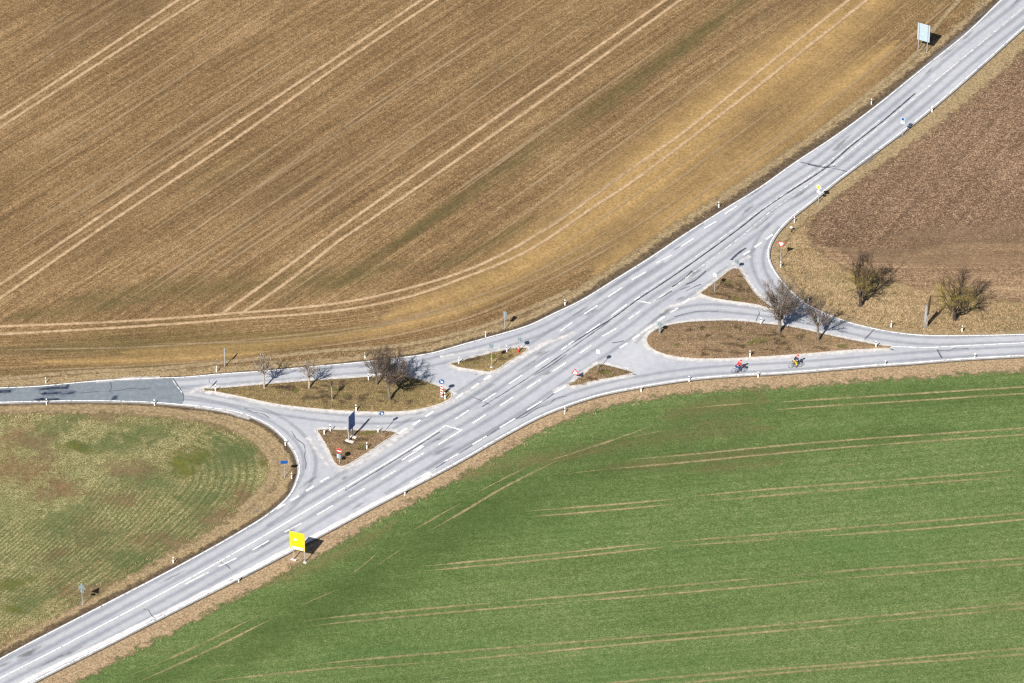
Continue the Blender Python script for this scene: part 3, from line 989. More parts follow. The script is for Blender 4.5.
def tufts(name, pts, mats, hlo=.10, hhi=.28, blades=4, spread=.10, lean=.6):
    """pts: array of (x, y, z); narrow bent blades in bunches"""
    pts = np.asarray(pts, float)
    n = len(pts)
    P = np.repeat(pts, blades, 0)
    k = len(P)
    P[:, :2] += RNG.normal(0, spread, (k, 2))
    a = RNG.uniform(0, 2 * np.pi, k)
    h = RNG.uniform(hlo, hhi, k)
    wd = RNG.uniform(.015, .04, k)
    t = RNG.uniform(0, 2 * np.pi, k)
    ln = RNG.uniform(.1, lean, k) * h
    dx, dy = np.cos(a) * wd, np.sin(a) * wd
    v = np.empty((k, 3, 3))
    v[:, 0] = P + np.stack([dx, dy, np.zeros(k)], 1)
    v[:, 1] = P - np.stack([dx, dy, np.zeros(k)], 1)
    v[:, 2] = P + np.stack([np.cos(t) * ln, np.sin(t) * ln, h], 1)
    me = bpy.data.meshes.new(name)
    me.vertices.add(k * 3)
    me.vertices.foreach_set('co', v.ravel())
    me.loops.add(k * 3)
    me.loops.foreach_set('vertex_index', np.arange(k * 3, dtype=np.int32))
    me.polygons.add(k)
    me.polygons.foreach_set('loop_start', np.arange(0, k * 3, 3, dtype=np.int32))
    for mm in mats:
        me.materials.append(mm)
    mi = np.repeat(RNG.integers(0, len(mats), n), blades).astype(np.int32)
    me.polygons.foreach_set('material_index', mi)
    me.update()
    o = bpy.data.objects.new(name, me)
    COL.objects.link(o)
    o['kind'] = 'stuff'
    return o


M['bl_tan'] = plain('tan_blades', (.34, .245, .14), .9, 0, .3, 1)
M['bl_pale'] = plain('pale_blades', (.48, .37, .23), .9, 0, .25, 1)
M['bl_brown'] = plain('brown_blades', (.185, .128, .072), .9, 0, .35, 1)
M['bl_olive'] = plain('olive_blades', (.135, .130, .045), .9, 0, .35, 1)
M['bl_green'] = plain('green_blades', (.048, .105, .020), .8, 0, .3, 1)


def along(edge, sgn, d0, d1, dens, z):
    out = []
    N = normals2(edge)
    for i in range(len(edge) - 1):
        L = (edge[i + 1] - edge[i]).length
        k = RNG.poisson(L * (d1 - d0) * dens)
        for _ in range(k):
            f = random.random()
            d = d0 + (d1 - d0) * random.random() ** 1.2
            p = edge[i].lerp(edge[i + 1], f) + N[i] * sgn * d
            out.append((p.x, p.y, z))
    return out


vt = along(e_nw, 1, .35, 2.8, 9, ZG) + along(e_se, 1, .35, 3.0, 9, ZG) + along(left_edge, 1, .35, 4.0, 9, ZG) + along(e_ne, 1, .35, 4.2, 9, ZG)
tufts('verge_grass', vt, [M['bl_tan'], M['bl_tan'], M['bl_brown'], M['bl_pale'], M['bl_olive']], .08, .28)
it = []
for k, P in isl.items():
    xs, ys = [p.x for p in P], [p.y for p in P]
    A_ = (max(xs) - min(xs)) * (max(ys) - min(ys))
    c = Vector((sum(xs) / len(xs), sum(ys) / len(ys)))
    small = [c + (p - c) * .95 for p in P]
    for _ in range(int(A_ * 22)):
        x, y = random.uniform(min(xs), max(xs)), random.uniform(min(ys), max(ys))
        if inside(small, x, y):
            it.append((x, y, ZT - .01))
tufts('island_grass', it, [M['bl_tan'], M['bl_brown'], M['bl_brown'], M['bl_olive'], M['bl_tan']], .05, .19)
# dry meadow round the two eastern trees
mp = px2((790, 240), (812, 245), (850, 275), (900, 288), (1024, 305), (1100, 306), (1100, 328), (1024, 331), (930, 332), (850, 318), (800, 296), (780, 265))
xs, ys = [p.x for p in mp], [p.y for p in mp]
mt = []
for _ in range(16000):
    x, y = random.uniform(min(xs), max(xs)), random.uniform(min(ys), max(ys))
    if inside(mp, x, y):
        mt.append((x, y, ZG - .06))
tufts('meadow_grass', mt, [M['bl_tan'], M['bl_pale'], M['bl_tan'], M['bl_olive'], M['bl_brown']], .08, .28)


# ------------------------------------------------------------------ mesh builder for objects
class MB:
    def __init__(s):
        s.bm = bmesh.new()

    def box(s, c, size, rz=0, rx=0, ry=0, bev=0, taper=None):
        mt_ = Matrix.Translation(c) @ Matrix.Rotation(rz, 4, 'Z') @ Matrix.Rotation(ry, 4, 'Y') @ Matrix.Rotation(rx, 4, 'X')
        r = bmesh.ops.create_cube(s.bm, size=1)
        for v in r['verts']:
            if taper and v.co.z > 0:
                v.co.x *= taper
                v.co.y *= taper
            v.co = Vector((v.co.x * size[0], v.co.y * size[1], v.co.z * size[2]))
        if bev:
            es = list({e for v in r['verts'] for e in v.link_edges})
            q = bmesh.ops.bevel(s.bm, geom=es, offset=bev, segments=1, affect='EDGES')
            vs = list({v for f in q['faces'] for v in f.verts} | {v for v in r['verts'] if v.is_valid})
        else:
            vs = r['verts']
        for v in vs:
            v.co = mt_ @ v.co
        return s

    def tube(s, pts, rad, n=8, cap=True):
        pts = [Vector(p) for p in pts]
        if isinstance(rad, (int, float)):
            rad = [rad] * len(pts)
        rings = []
        prev = None
        for i, p in enumerate(pts):
            t = (pts[min(i + 1, len(pts) - 1)] - pts[max(i - 1, 0)])
            if t.length < 1e-9:
                t = Vector((0, 0, 1))
            t.normalize()
            if prev is None:
                a = Vector((1, 0, 0)) if abs(t.x) < .9 else Vector((0, 1, 0))
                prev = t.cross(a).normalized()
            u = (prev - t * prev.dot(t))
            u = u.normalized() if u.length > 1e-6 else t.orthogonal().normalized()
            prev = u
            v_ = t.cross(u)
            rings.append([s.bm.verts.new(p + (u * math.cos(2 * math.pi * k / n) + v_ * math.sin(2 * math.pi * k / n)) * rad[i]) for k in range(n)])
        for a, b in zip(rings, rings[1:]):
            for k in range(n):
                s.bm.faces.new((a[k], a[(k + 1) % n], b[(k + 1) % n], b[k]))
        if cap:
            s.bm.faces.new(rings[0][::-1])
            s.bm.faces.new(rings[-1])
        return s

    def prism(s, outl, y0, y1, mat4=None):
        """outline in x-z, thickness along y"""
        a = [s.bm.verts.new((x, y0, z)) for x, z in outl]
        b = [s.bm.verts.new((x, y1, z)) for x, z in outl]
        f1 = s.bm.faces.new(a)
        f2 = s.bm.faces.new(b[::-1])
        n = len(outl)
        for i in range(n):
            s.bm.faces.new((a[i], b[i], b[(i + 1) % n], a[(i + 1) % n]))
        if mat4:
            for v in a + b:
                v.co = mat4 @ v.co
        return s

    def torus(s, c, R, r, n=20, m_=6, axis='Y'):
        pts = []
        for k in range(n + 1):
            a = 2 * math.pi * k / n
            pts.append(Vector(c) + Vector((math.cos(a) * R, 0, math.sin(a) * R)))
        return s.tube(pts, r, m_, False)

    def ball(s, c, r, sx=1, sy=1, sz=1, u=12, v=8, zmin=None):
        q = bmesh.ops.create_uvsphere(s.bm, u_segments=u, v_segments=v, radius=r)
        for w_ in q['verts']:
            w_.co = Vector((w_.co.x * sx, w_.co.y * sy, w_.co.z * sz))
            if zmin is not None and w_.co.z < zmin:
                w_.co.z = zmin
            w_.co += Vector(c)
        return s

    def build(s, name, mat, parent=None, smooth=False):
        bmesh.ops.recalc_face_normals(s.bm, faces=s.bm.faces[:])
        me = bpy.data.meshes.new(name)
        s.bm.to_mesh(me)
        s.bm.free()
        if smooth:
            for p in me.polygons:
                p.use_smooth = True
        return link(name, me, mat, parent)


def thing(name, label, cat, loc, rz=0, group=None):
    o = bpy.data.objects.new(name, None)
    COL.objects.link(o)
    o.empty_display_size = .3
    o.location = loc
    o.rotation_euler = (0, 0, rz)
    o['label'] = label
    o['category'] = cat
    if group:
        o['group'] = group
    return o


def copy_tree(o, parent=None):
    c = o.copy()
    COL.objects.link(c)
    if parent:
        c.parent = parent
        c.matrix_parent_inverse = o.matrix_parent_inverse.copy()
    for ch in list(o.children):
        copy_tree(ch, c)
    return c


M['white'] = plain('white_plastic', (.80, .80, .78), .5, 0, .06, 8)
M['signwhite'] = plain('white_sign_sheet', (.82, .82, .82), .4, 0, .04, 6)
M['black'] = plain('black_plastic', (.02, .02, .022), .6, 0, .2, 8)
M['red'] = plain('red_sign_sheet', (.62, .035, .04), .45, 0, .1, 5)
M['blue'] = plain('blue_sign_sheet', (.010, .070, .27), .45, 0, .12, 5)
M['yellow'] = plain('yellow_sign_sheet', (.86, .50, .010), .45, 0, .05, 5)
M['galv'] = plain('galvanised_steel', (.40, .42, .44), .55, .3, .15, 9)
M['back'] = plain('grey_sign_back', (.20, .26, .29), .5, .35, .12, 4)
M['backpale'] = plain('pale_sign_back', (.38, .48, .55), .5, .25, .08, 3)
M['backgrey'] = plain('grey_board', (.27, .28, .29), .6, .1, .12, 3)
M['concrete'] = plain('footing_concrete', (.46, .43, .40), .9, 0, .2, 5)
M['amber'] = plain('amber_reflector', (.42, .30, .16), .3, 0, .1, 9)
M['darkwood'] = plain('dark_brown_board', (.045, .028, .015), .8, 0, .35, 3)  # plain dark brown, far darker than the pale leaf

# ------------------------------------------------------------------ delineator posts
def make_post(label, red=False):
    t = thing('delineator_post', label, 'delineator', (0, 0, 0), 0, 'delineator posts along the roads')
    b = MB()
    out = [(-.07, 0), (.07, 0), (.062, .70), (-.062, .70)]
    b.prism(out, -.05, .05)
    b.build('post_body', M['red'] if red else M['white'], t)
    b = MB().prism([(-.065, .70), (.065, .70), (.063, .84), (-.063, .88)], -.053, .053)
    b.build('black_band', M['black'] if not red else M['white'], t)
    MB().prism([(-.063, .88), (.063, .84), (.056, 1.0), (-.056, 1.06)], -.05, .05).build('cap', M['white'] if not red else M['red'], t)
    MB().box((0, -.056, .80), (.04, .008, .06)).build('reflector', M['amber'], t)
    return t


POSTS = [  # base point in the photograph, ground level, label, rotation, lean
    (46, 383.6, ZG, 'white delineator on the upper verge of the patched west road near the left picture edge'),
    (46.6, 405.2, ZG, 'white delineator on the lower verge of the west road beside the dark blots'),
    (154.7, 406, ZG, 'white delineator on the lower verge where the dark west road repair ends'),
    (216.6, 372.6, ZG, 'white delineator on the upper verge just left of the tall thin grey sign post'),
    (215.6, 391, ZT, 'short white delineator at the pointed west tip of the tree island'),
    (285.5, 446, ZG, 'dark speckled delineator on the outer bend of the south west slip road'),
    (324.3, 434.2, ZT, 'white delineator at the left corner of the no-entry sign island, nearer the kerb corner inside'),
    (330.3, 431, ZT, 'white delineator on the top kerb of the no-entry island, left of the blue panel'),
    (356, 411, ZT, 'weathered brownish delineator on the lower rim of the tree island above the blue panel'),
    (365, 358.6, ZG, 'weathered tan delineator on the field verge above the largest tree of the west island'),
    (368.6, 380, ZT, 'white delineator on the upper rim of the tree island beside the fork of two trees'),
    (378, 432.2, ZT, 'white delineator at the upper right of the no-entry island beside the blue disc sign'),
    (366.9, 449, ZT, 'white delineator by the main road kerb of the no-entry island, right of the blue panel'),
    (458.7, 363.4, ZT, 'white delineator at the left tip of the thin sliver island'),
    (445, 399, ZT, 'cream delineator beside the red and white striped keep-right marker'),
    (485.5, 337.6, ZG, 'white delineator on the field verge left of the two-plate grey sign'),
    (506.8, 351.8, ZT, 'white delineator on the upper rim of the sliver island, middle of three'),
    (565, 306, ZG, 'white delineator on the north verge where the exit lane joins the main road'),
    (564.6, 414, ZG, 'white delineator on the wheat verge below the red triangle sign'),
    (641.2, 392.4, ZG, 'white delineator on the wheat verge right of the small wedge island'),
    (689, 382.3, ZG, 'low dark-sided delineator on the wheat verge below the large island'),
    (750, 356.6, ZT, 'white delineator on the lower rim of the large island above the red cyclist'),
    (758, 378, ZG, 'white delineator on the wheat verge between the two cyclists'),
    (760.6, 323.8, ZT, 'white delineator on the upper rim of the large island left of its tall tree'),
    (808.3, 302.6, ZG, 'white delineator behind the crown of the tall tree on the meadow edge'),
    (875.8, 347.2, ZT, 'white delineator at the pointed east tip of the large island'),
    (891, 327.6, ZG, 'leaning straw-stained delineator on the meadow verge left of the split wooden post'),
    (961.8, 332, ZG, 'white delineator on the meadow verge below the right-hand bushy tree'),
    (885, 366.6, ZG, 'white delineator on the wheat verge opposite the east tip of the large island'),
    (974.6, 359.8, ZG, 'white delineator on the wheat verge nearest the right picture edge'),
    (780.7, 267.8, ZG, 'white delineator directly below the give-way triangle on the inner bend'),
    (794.3, 223, ZG, 'white delineator on the bend verge above the white-topped dark post'),
    (718.7, 208, ZG, 'white delineator on the brown field verge across from the give-way junction'),
    (871.3, 104.8, ZG, 'white delineator on the brown field verge below the large grey board'),
    (932, 112.5, ZG, 'short delineator on the ploughed field verge right of the blue topped sign'),
    (173.3, 563.6, ZG, 'white delineator on the sprouting field verge right of the grey sign back'),
    (238.8, 582.8, ZG, 'white delineator at the main road edge below and left of the yellow sign'),
    (404.7, 495.8, ZG, 'white delineator at the main road edge right of the yellow sign'),
    (291.5, 479, ZG, 'white delineator on the inner bend beside the small blue sign'),
]
proto = make_post('x')
for i, (x, y, z, lab) in enumerate(POSTS):
    o = proto if i == 0 else copy_tree(proto)
    o.location = G(x, y, z) - Vector((0, 0, .02))
    lean = .16 if 'leaning' in lab else .03
    o.rotation_euler = (random.uniform(-lean, lean), random.uniform(-lean, lean), random.uniform(-.5, .5))
    o['label'] = lab
rp = make_post('red delineator with white band at the right tip of the thin sliver island', True)
rp.location = G(518.4, 352.6, ZT)

# ------------------------------------------------------------------ signs
def circle(r, n=24):
    return [(r * math.cos(2 * math.pi * k / n), r * math.sin(2 * math.pi * k / n)) for k in range(n)]


def rrect(w_, h_, c=.04):
    o = []
    for sx, sz, a0 in ((1, 1, 0), (-1, 1, 90), (-1, -1, 180), (1, -1, 270)):
        for k in range(4):
            a = math.radians(a0 + 30 * k)
            o.append((sx * (w_ / 2 - c) + c * math.cos(a), sz * (h_ / 2 - c) + c * math.sin(a)))
    return o


def tri(s_, up=True, c=.06):
    o = []
    R = s_ / math.sqrt(3) - c
    for k in range(3):
        a0 = 90 + 120 * k if up else 270 + 120 * k
        for j in (-40, 0, 40):
            o.append((R * math.cos(math.radians(a0)) + c * math.cos(math.radians(a0 + j)), R * math.sin(math.radians(a0)) + c * math.sin(math.radians(a0 + j))))
    return o


def sh_(o, z, k=1.0, x=0):
    return [(a * k + x, b * k + z) for a, b in o]


def plate(t, outl, z, back, face, marks=(), y=-.05, name='plate'):
    """a sheet on the post: its back carries the grey metal, its face looks along local -y"""
    p = MB().prism(sh_(outl, z), y - .02, y).build(name, back, t)
    f = MB().prism(sh_(outl, z, .985), y - .026, y - .0215).build('face', face, p)
    yy = y - .027
    for o, dz, k, mt_, nm in marks:
        yy -= .004
        MB().prism(sh_(o, z + dz, k), yy - .003, yy).build(nm, mt_, p)
    # clamp to the post
    MB().box((0, y + .02, z), (.10, .03, .05)).build('clamp', M['galv'], p)
    return p


def pole(t, h, r=.038, x=0, foot=True):
    p = MB().tube([(x, 0, -.1), (x, 0, h)], r, 8).build('post', M['galv'], t)
    if foot:
        MB().box((x, 0, .02), (.3, .3, .12), bev=.02).build('footing', M['concrete'], p)
    return p


def face_to(rx, ry):
    """rotation that turns a sign's face (local -y) towards ground direction rx, ry"""
    return math.atan2(rx, -ry)


TO_CAM, AWAY = (0, -1), (.15, 1)


# direction board with yellow face
a, b = G(292.8, 560.6, ZG), G(305.3, 563.6, ZG)
c = (a + b) / 2
rz = math.atan2((b - a).y, (b - a).x)
t = thing('direction_sign', 'large yellow direction board on two posts at the lower main road edge', 'road sign', c, rz)
hw = (b - a).length / 2
for sx in (-1, 1):
    p = MB().tube([(sx * hw * .92, .09, -.1), (sx * hw * .92, .09, 4.5)], .06, 8).build('post', M['galv'], t)
    MB().box((sx * hw * .92, .09, .05), (.75 if sx < 0 else .4, .35, .22), bev=.03).build('footing', M['concrete'], p)
pn = MB().box((-.14, 0, 3.25), (1.98, .05, 2.75), bev=.012).build('panel', M['back'], t)
MB().prism(sh_(rrect(1.93, 2.7, .08), 3.25, 1, -.14), -.036, -.030).build('yellow_face', M['yellow'], pn)
MB().prism(sh_(rrect(1.55, .36, .05), 2.16, 1, -.2), -.046, -.040).build('white_strip', M['signwhite'], pn)
MB().prism(sh_(rrect(.38, .30, .04), 3.45, 1, -.42), -.046, -.040).build('white_square', M['signwhite'], pn)
for zz in (2.5, 4.0):
    MB().box((-.14, .045, zz), (1.9, .03, .08)).build('back_rail', M['galv'], pn)

# large grey board seen from behind
a, b = G(918, 50.5, ZG), G(926.8, 53.0, ZG)
c = (a + b) / 2
rz = math.atan2((b - a).y, (b - a).x)
t = thing('direction_sign', 'large pale grey board seen from behind on two posts above the main road', 'road sign', c, rz + math.pi)
hw = (b - a).length / 2
for sx in (-1, 1):
    MB().tube([(sx * hw, 0, -.1), (sx * hw, 0, 4.55)], .055, 8).build('post', M['galv'], t)
pn = MB().box((.0, -.10, 3.12), (1.85, .05, 2.75), bev=.012).build('panel', M['backpale'], t)
MB().prism(sh_(rrect(1.8, 2.7, .08), 3.12), -.138, -.130).build('yellow_face', M['yellow'], pn)
for zz in (2.1, 2.8, 3.5, 4.2):
    MB().box((0, -.066, zz), (1.8, .02, .05)).build('back_rail', M['backpale'], pn)

# tall blue panel on the no-entry island
a, b = G(347.5, 440.8, ZT), G(355.5, 438.0, ZT)
c = (a + b) / 2
rz = math.radians(61)
t = thing('direction_sign', 'tall dark blue direction panel seen almost edge-on on the no-entry island', 'road sign', c, rz)
for sx, fx in ((-1, .8), (1, .45)):
    p = MB().tube([(sx * .48, .11, -.1), (sx * .48, .11, 3.9)], .085, 8).build('post', M['galv'], t)
    MB().box((sx * .48, .0, .03), (.45, fx + .35, .16), bev=.03).build('footing', M['concrete'], p)
pn = MB().box((0, 0, 2.85), (1.75, .07, 2.35), bev=.012).build('panel', M['backpale'], t)
MB().prism(sh_(rrect(1.71, 2.31, .06), 2.85), -.047, -.040).build('blue_face', M['blue'], pn)
MB().prism(sh_(rrect(.20, 2.2, .04), 2.85, 1, -.72), -.056, -.050).build('white_strip', M['signwhite'], pn)

ROUND = circle(.35)
ARR = [(-.22, .22), (-.12, .22), (.10, 0), (.10, .12), (.20, .12), (.20, -.22), (-.14, -.22), (-.14, -.12), (0, -.12)]


def sign(px, py, z, label, face, h, name='road_sign', foot=False, r=.038):
    t = thing(name, label, 'road sign', G(px, py, z), face_to(*face))
    pole(t, h, r, 0, foot)
    return t


# blue disc between the main road and the no-entry island
t = sign(382, 433.5, ZT, 'small blue disc sign on a thin post at the right of the no-entry island', (.35, -.95), 3.6)
plate(t, circle(.33), 3.25, M['back'], M['blue'], [(ARR, 0, .8, M['signwhite'], 'arrow')])
# no entry sign
t = sign(339.6, 463.6, ZT, 'round red no-entry sign with a white bar on the lower island corner', (-.35, -.94), 2.5)
plate(t, circle(.38), 2.1, M['back'], M['red'], [(rrect(.56, .14, .02), -.06, 1, M['signwhite'], 'white_bar')])
MB().box((-.18, -.08, 1.2), (.26, .05, .62), bev=.01).build('lower_plate', M['backpale'], t)
MB().box((.14, -.03, 1.12), (.22, .05, .5), bev=.01).build('lower_plate', M['back'], t)
# small blue sign on the inner bend
t = sign(284.6, 478.3, ZG, 'small rectangular blue sign on a thin post at the sprouting field bend', (.1, -1), 2.85)
plate(t, rrect(.92, .5), 2.6, M['back'], M['blue'], [])
# triangle seen from behind, lower left
t = sign(82.8, 606.8, ZG, 'grey back of a triangular sign in the sprouting field verge', (.4, .92), 3.55)
plate(t, tri(1.05), 3.05, M['back'], M['signwhite'], [(tri(.75), 0, 1, M['red'], 'red_rim')])
plate(t, rrect(.52, .36), 2.35, M['back'], M['signwhite'])
# keep right marker
t = thing('keep_right_marker', 'blue arrow disc over a red and white striped board at the tree island tip', 'road sign', G(441.8, 396.6, ZT), face_to(-.1, -1))
pole(t, 2.75)
plate(t, circle(.36), 2.42, M['back'], M['blue'], [(ARR, 0, .85, M['signwhite'], 'arrow')])
bd = MB().box((0, -.07, 1.1), (.34, .04, 1.6), bev=.01).build('striped_board', M['signwhite'], t)
for k in range(4):
    MB().prism([(-.165, .42 + k * .4), (.165, .30 + k * .4), (.165, .50 + k * .4), (-.165, .62 + k * .4)], -.098, -.092).build('red_stripe', M['red'], bd)
# sliver island
t = sign(491.4, 367.3, ZT, 'square grey sign back on a white-footed post in the sliver island', AWAY, 3.75, foot=True)
plate(t, rrect(.52, .66), 3.3, M['back'], M['blue'])
MB().box((0, -.06, 1.35), (.16, .05, .16), bev=.02).build('clamp_box', M['white'], t)
t = sign(519.8, 350.6, ZT, 'low teal-grey twin sign back at the right end of the sliver island', (.5, .87), 2.3)
plate(t, circle(.34), 1.75, M['back'], M['red'])
# two-plate sign beside the exit lane
t = sign(504.7, 330, ZG, 'tall grey-blue two-plate sign back on the field verge above the sliver island', (.5, .87), 2.95)
plate(t, rrect(.56, .55), 2.65, M['back'], M['signwhite'])
plate(t, rrect(.48, .48), 2.1, M['back'], M['signwhite'])
# red warning triangle on the wedge island
t = sign(575.2, 381.4, ZT, 'low red-rimmed white triangle sign at the left end of the wedge island', (-.3, -.95), 1.95)
plate(t, tri(1.0), 1.5, M['back'], M['red'], [(tri(.58), -.03, 1, M['signwhite'], 'white_middle'), ([(-.06, -.12), (.06, -.12), (.03, .14), (-.03, .14)], -.02, 1, M['red'], 'symbol')])
# white round plate on the wedge island
t = sign(598, 369.6, ZT, 'bright white rounded plate on a thin post at the top of the wedge island', (-.35, -.93), 3.2)
plate(t, rrect(.52, .66, .2), 2.9, M['backpale'], M['signwhite'])
# large island marker
t = sign(659.4, 334.6, ZT, 'pale blue-grey sign back at the left end of the large island', (.5, .87), 1.95)
plate(t, circle(.36), 1.6, M['back'], M['blue'])
plate(t, rrect(.3, .8), .75, M['back'], M['signwhite'])
# north triangle island
t = sign(736.8, 269.6, ZT, 'low teal sign back at the top corner of the north island', (.3, .95), 1.6)
plate(t, circle(.32), 1.25, M['back'], M['blue'])
t = sign(714.6, 291.8, ZT, 'white rounded plate on a tall thin post in the north island', (-.6, -.8), 3.05)
plate(t, rrect(.56, .6, .18), 2.75, M['backpale'], M['signwhite'])
# give way triangle
t = sign(780.6, 260.8, ZG, 'white and red give-way triangle pointing down on the inner bend verge', (-.2, -.98), 3.1, 'give_way_sign')
plate(t, tri(.95, False), 2.8, M['back'], M['red'], [(tri(.6, False), 0, 1, M['signwhite'], 'white_middle')])
# white topped dark post
t = thing('bend_marker', 'short dark post with a round white head on the bend verge', 'marker', G(791, 232.8, ZG), 0)
MB().tube([(0, 0, -.1), (0, 0, .75)], .05, 8).build('post', M['black'], t)
MB().ball((0, 0, .9), .19, 1, .5, 1).build('head', M['white'], t)
# priority road sign
t = sign(818.2, 204.4, ZG, 'yellow diamond priority sign over a white plate beside the ploughed field', (-.55, -.83), 3.25)
plate(t, circle(.47, 4), 2.85, M['back'], M['signwhite'], [(circle(.36, 4), 0, 1, M['yellow'], 'yellow_diamond')])
plate(t, rrect(.5, .42), 2.1, M['back'], M['signwhite'])
# blue sign with white plate
t = sign(902.2, 137, ZG, 'pale blue sign over a white plate beside the upper main road', (-.5, -.86), 3.35)
plate(t, rrect(.56, .64), 2.95, M['back'], M['backpale'], [(rrect(.36, .36), .02, 1, M['blue'], 'symbol')])
plate(t, rrect(.6, .34), 2.4, M['back'], M['signwhite'])
# edge-on sign by the west road
t = sign(224.9, 367.2, ZG, 'tall thin grey sign seen edge-on above the west road', (1, -.12), 3.0, r=.055)
plate(t, rrect(.55, 1.1), 2.4, M['backpale'], M['signwhite'])
# narrow board by the east road, two leaves seen edge-on
c = G(925.7, 328, ZG)
t = thing('split_board', 'tall narrow split board with one pale and one dark leaf by the meadow', 'board', c, 0)
MB().prism([(-.30, 1.1), (.02, .9), (.06, 3.55), (-.18, 3.8)], -.10, .10).build('pale_leaf', M['backgrey'], t)
MB().prism([(.10, 1.9), (.32, 2.4), (.47, 4.1), (.49, 5.0), (.38, 5.25), (.18, 4.2)], -.04, .06).build('dark_leaf', M['darkwood'], t)
MB().tube([(-.08, 0, -.1), (-.08, 0, 1.6)], .09, 8).build('post', M['backgrey'], t)
MB().tube([(.12, .1, -.1), (.25, .1, 2.4)], .06, 8).build('post', M['backgrey'], t)
# hooped little sign at the west tip of the tree island
t = sign(208.8, 388.6, ZT, 'slim grey-blue plate on a short post at the west tip of the tree island', (1, -.15), 1.75)
plate(t, rrect(.3, .9), 1.25, M['backpale'], M['blue'])


# ------------------------------------------------------------------ trees
def tree(label, px, py, z, h, crown_w, trunk_h, r0, mats, seed, dens=1.0, tw_r=.013, oval=.5, group='bare trees around the junction', name='bare_tree', fork=False):
    """trunk, limbs that reach a rounded envelope, side branches and a haze of twigs"""
    rnd = random.Random(seed)
    t = thing(name, label, 'tree', G(px, py, z), 0, group)
    tr, tw = MB(), MB()
    H = h - trunk_h
    cz = trunk_h + H * oval
    Rw = crown_w / 2

    def wob(p, q, n, amp, r0_, r1_, sag=0.0):
        pts, rad = [], []
        L = (q - p).length
        off = Vector((0, 0, 0))
        for k in range(n + 1):
            f = k / n
            if 0 < k < n:
                off = off * .5 + Vector((rnd.gauss(0, amp), rnd.gauss(0, amp), rnd.gauss(0, amp))) * L
            else:
                off = Vector((0, 0, 0))
            pts.append(p.lerp(q, f) + off + Vector((0, 0, -sag * L * math.sin(math.pi * f))))
            rad.append(r0_ + (r1_ - r0_) * f)
        return pts, rad

    top = Vector((rnd.gauss(0, .08), rnd.gauss(0, .08), trunk_h))
    pts, rad = wob(Vector((0, 0, .05)), top, 4, .015, r0 * 1.1, r0 * .85)
    tr.tube([Vector((0, 0, -.15))] + pts, [r0 * 1.35] + rad, 8, False)
    nl = max(4, int(11 * dens + .5))
    ph = rnd.uniform(0, 6.28)
    limbs = []
    for i in range(nl):
        a = ph + 2.4 * i + rnd.uniform(-.3, .3)
        if i == 0:
            u = Vector((rnd.gauss(0, .1), rnd.gauss(0, .1), 1)).normalized()
        else:
            el = math.radians(rnd.uniform(-8, 66))
            u = Vector((math.cos(a) * math.cos(el), math.sin(a) * math.cos(el), math.sin(el)))
        k = rnd.uniform(.62, .9)
        tip = Vector((u.x * Rw * k, u.y * Rw * k, cz + u.z * (h - cz) * k))
        base = top * rnd.uniform(.78, 1.0) if i else top
        pts, rad = wob(base, tip, 6, .035, r0 * (.66 if i == 0 else rnd.uniform(.38, .56)), .03, .07)
        tr.tube(pts, rad, 5, False)
        limbs.append((pts, rad))
    second = []
    root_c = Vector((0, 0, trunk_h * .8))

    def outward(p, k, up):
        r = (p - root_c).normalized()
        return (r * k * .8 + Vector((rnd.gauss(0, .66), rnd.gauss(0, .66), rnd.gauss(up, .55)))).normalized()

    for pts, rad in limbs:
        for _ in range(int(8 * dens)):
            f = rnd.uniform(.2, .98)
            k = min(int(f * 6), 5)
            p = pts[k].lerp(pts[k + 1], f * 6 - k)
            d = outward(p, .9, .15)
            L = (1.3 - .75 * f) * H * rnd.uniform(.20, .38)
            p2, r2 = wob(p, p + d * L, 4, .05, max(.024, rad[k] * .55), .014)
            tr.tube(p2, r2, 4, False)
            second.append((p2, L))
    for pts, L in second + [(q[0][2:], 1) for q in limbs]:
        for _ in range(int(13 * dens)):
            f = rnd.uniform(.1, 1.0)
            k = min(int(f * 4), 3)
            p = pts[k].lerp(pts[k + 1], f * 4 - k)
            d = outward(p, 1.0, .15)
            l2 = rnd.uniform(.5, 1.1) * min(1.15, .09 * H + .25)
            p2, r2 = wob(p, p + d * l2, 3, .06, tw_r, tw_r * .6)
            tw.tube(p2, r2, 3, False)
            for _ in range(2):
                q = p2[rnd.choice((1, 2))]
                d3 = (d * .9 + Vector((rnd.gauss(0, .5), rnd.gauss(0, .5), rnd.gauss(.2, .4)))).normalized()
                tw.tube([q, q + d3 * l2 * rnd.uniform(.35, .7)], [tw_r * .8, tw_r * .5], 3, False)
    tr.build('trunk', mats[0], t)
    tw.build('crown', mats[1], t)
    return t


M['bark'] = plain('grey_bark', (.15, .12, .095), .95, 0, .35, 4)
M['barkpale'] = plain('pale_bark', (.33, .28, .22), .95, 0, .3, 4)
M['barkdark'] = plain('dark_bark', (.055, .042, .034), .95, 0, .35, 4)
M['twig'] = plain('brown_twigs', (.070, .048, .036), .95, 0, .3, 2)
M['twiggrey'] = plain('grey_twigs', (.105, .078, .058), .95, 0, .3, 2)
m = NT('lichen_twigs')
sep = m.n('ShaderNodeSeparateXYZ')
m.l(m.obj(), sep.inputs[0])
nz = m.noise(m.obj(), .9, 3)
hh = m.val('ADD', sep.outputs[2], m.val('MULTIPLY', m.val('SUBTRACT', nz, .5), 3.5))
m.color(m.ramp(m.smooth(hh, 4.2, 6.6), [(0, (.25, .19, .05)), (1, (.095, .058, .042))]))
M['lichen'] = m.m

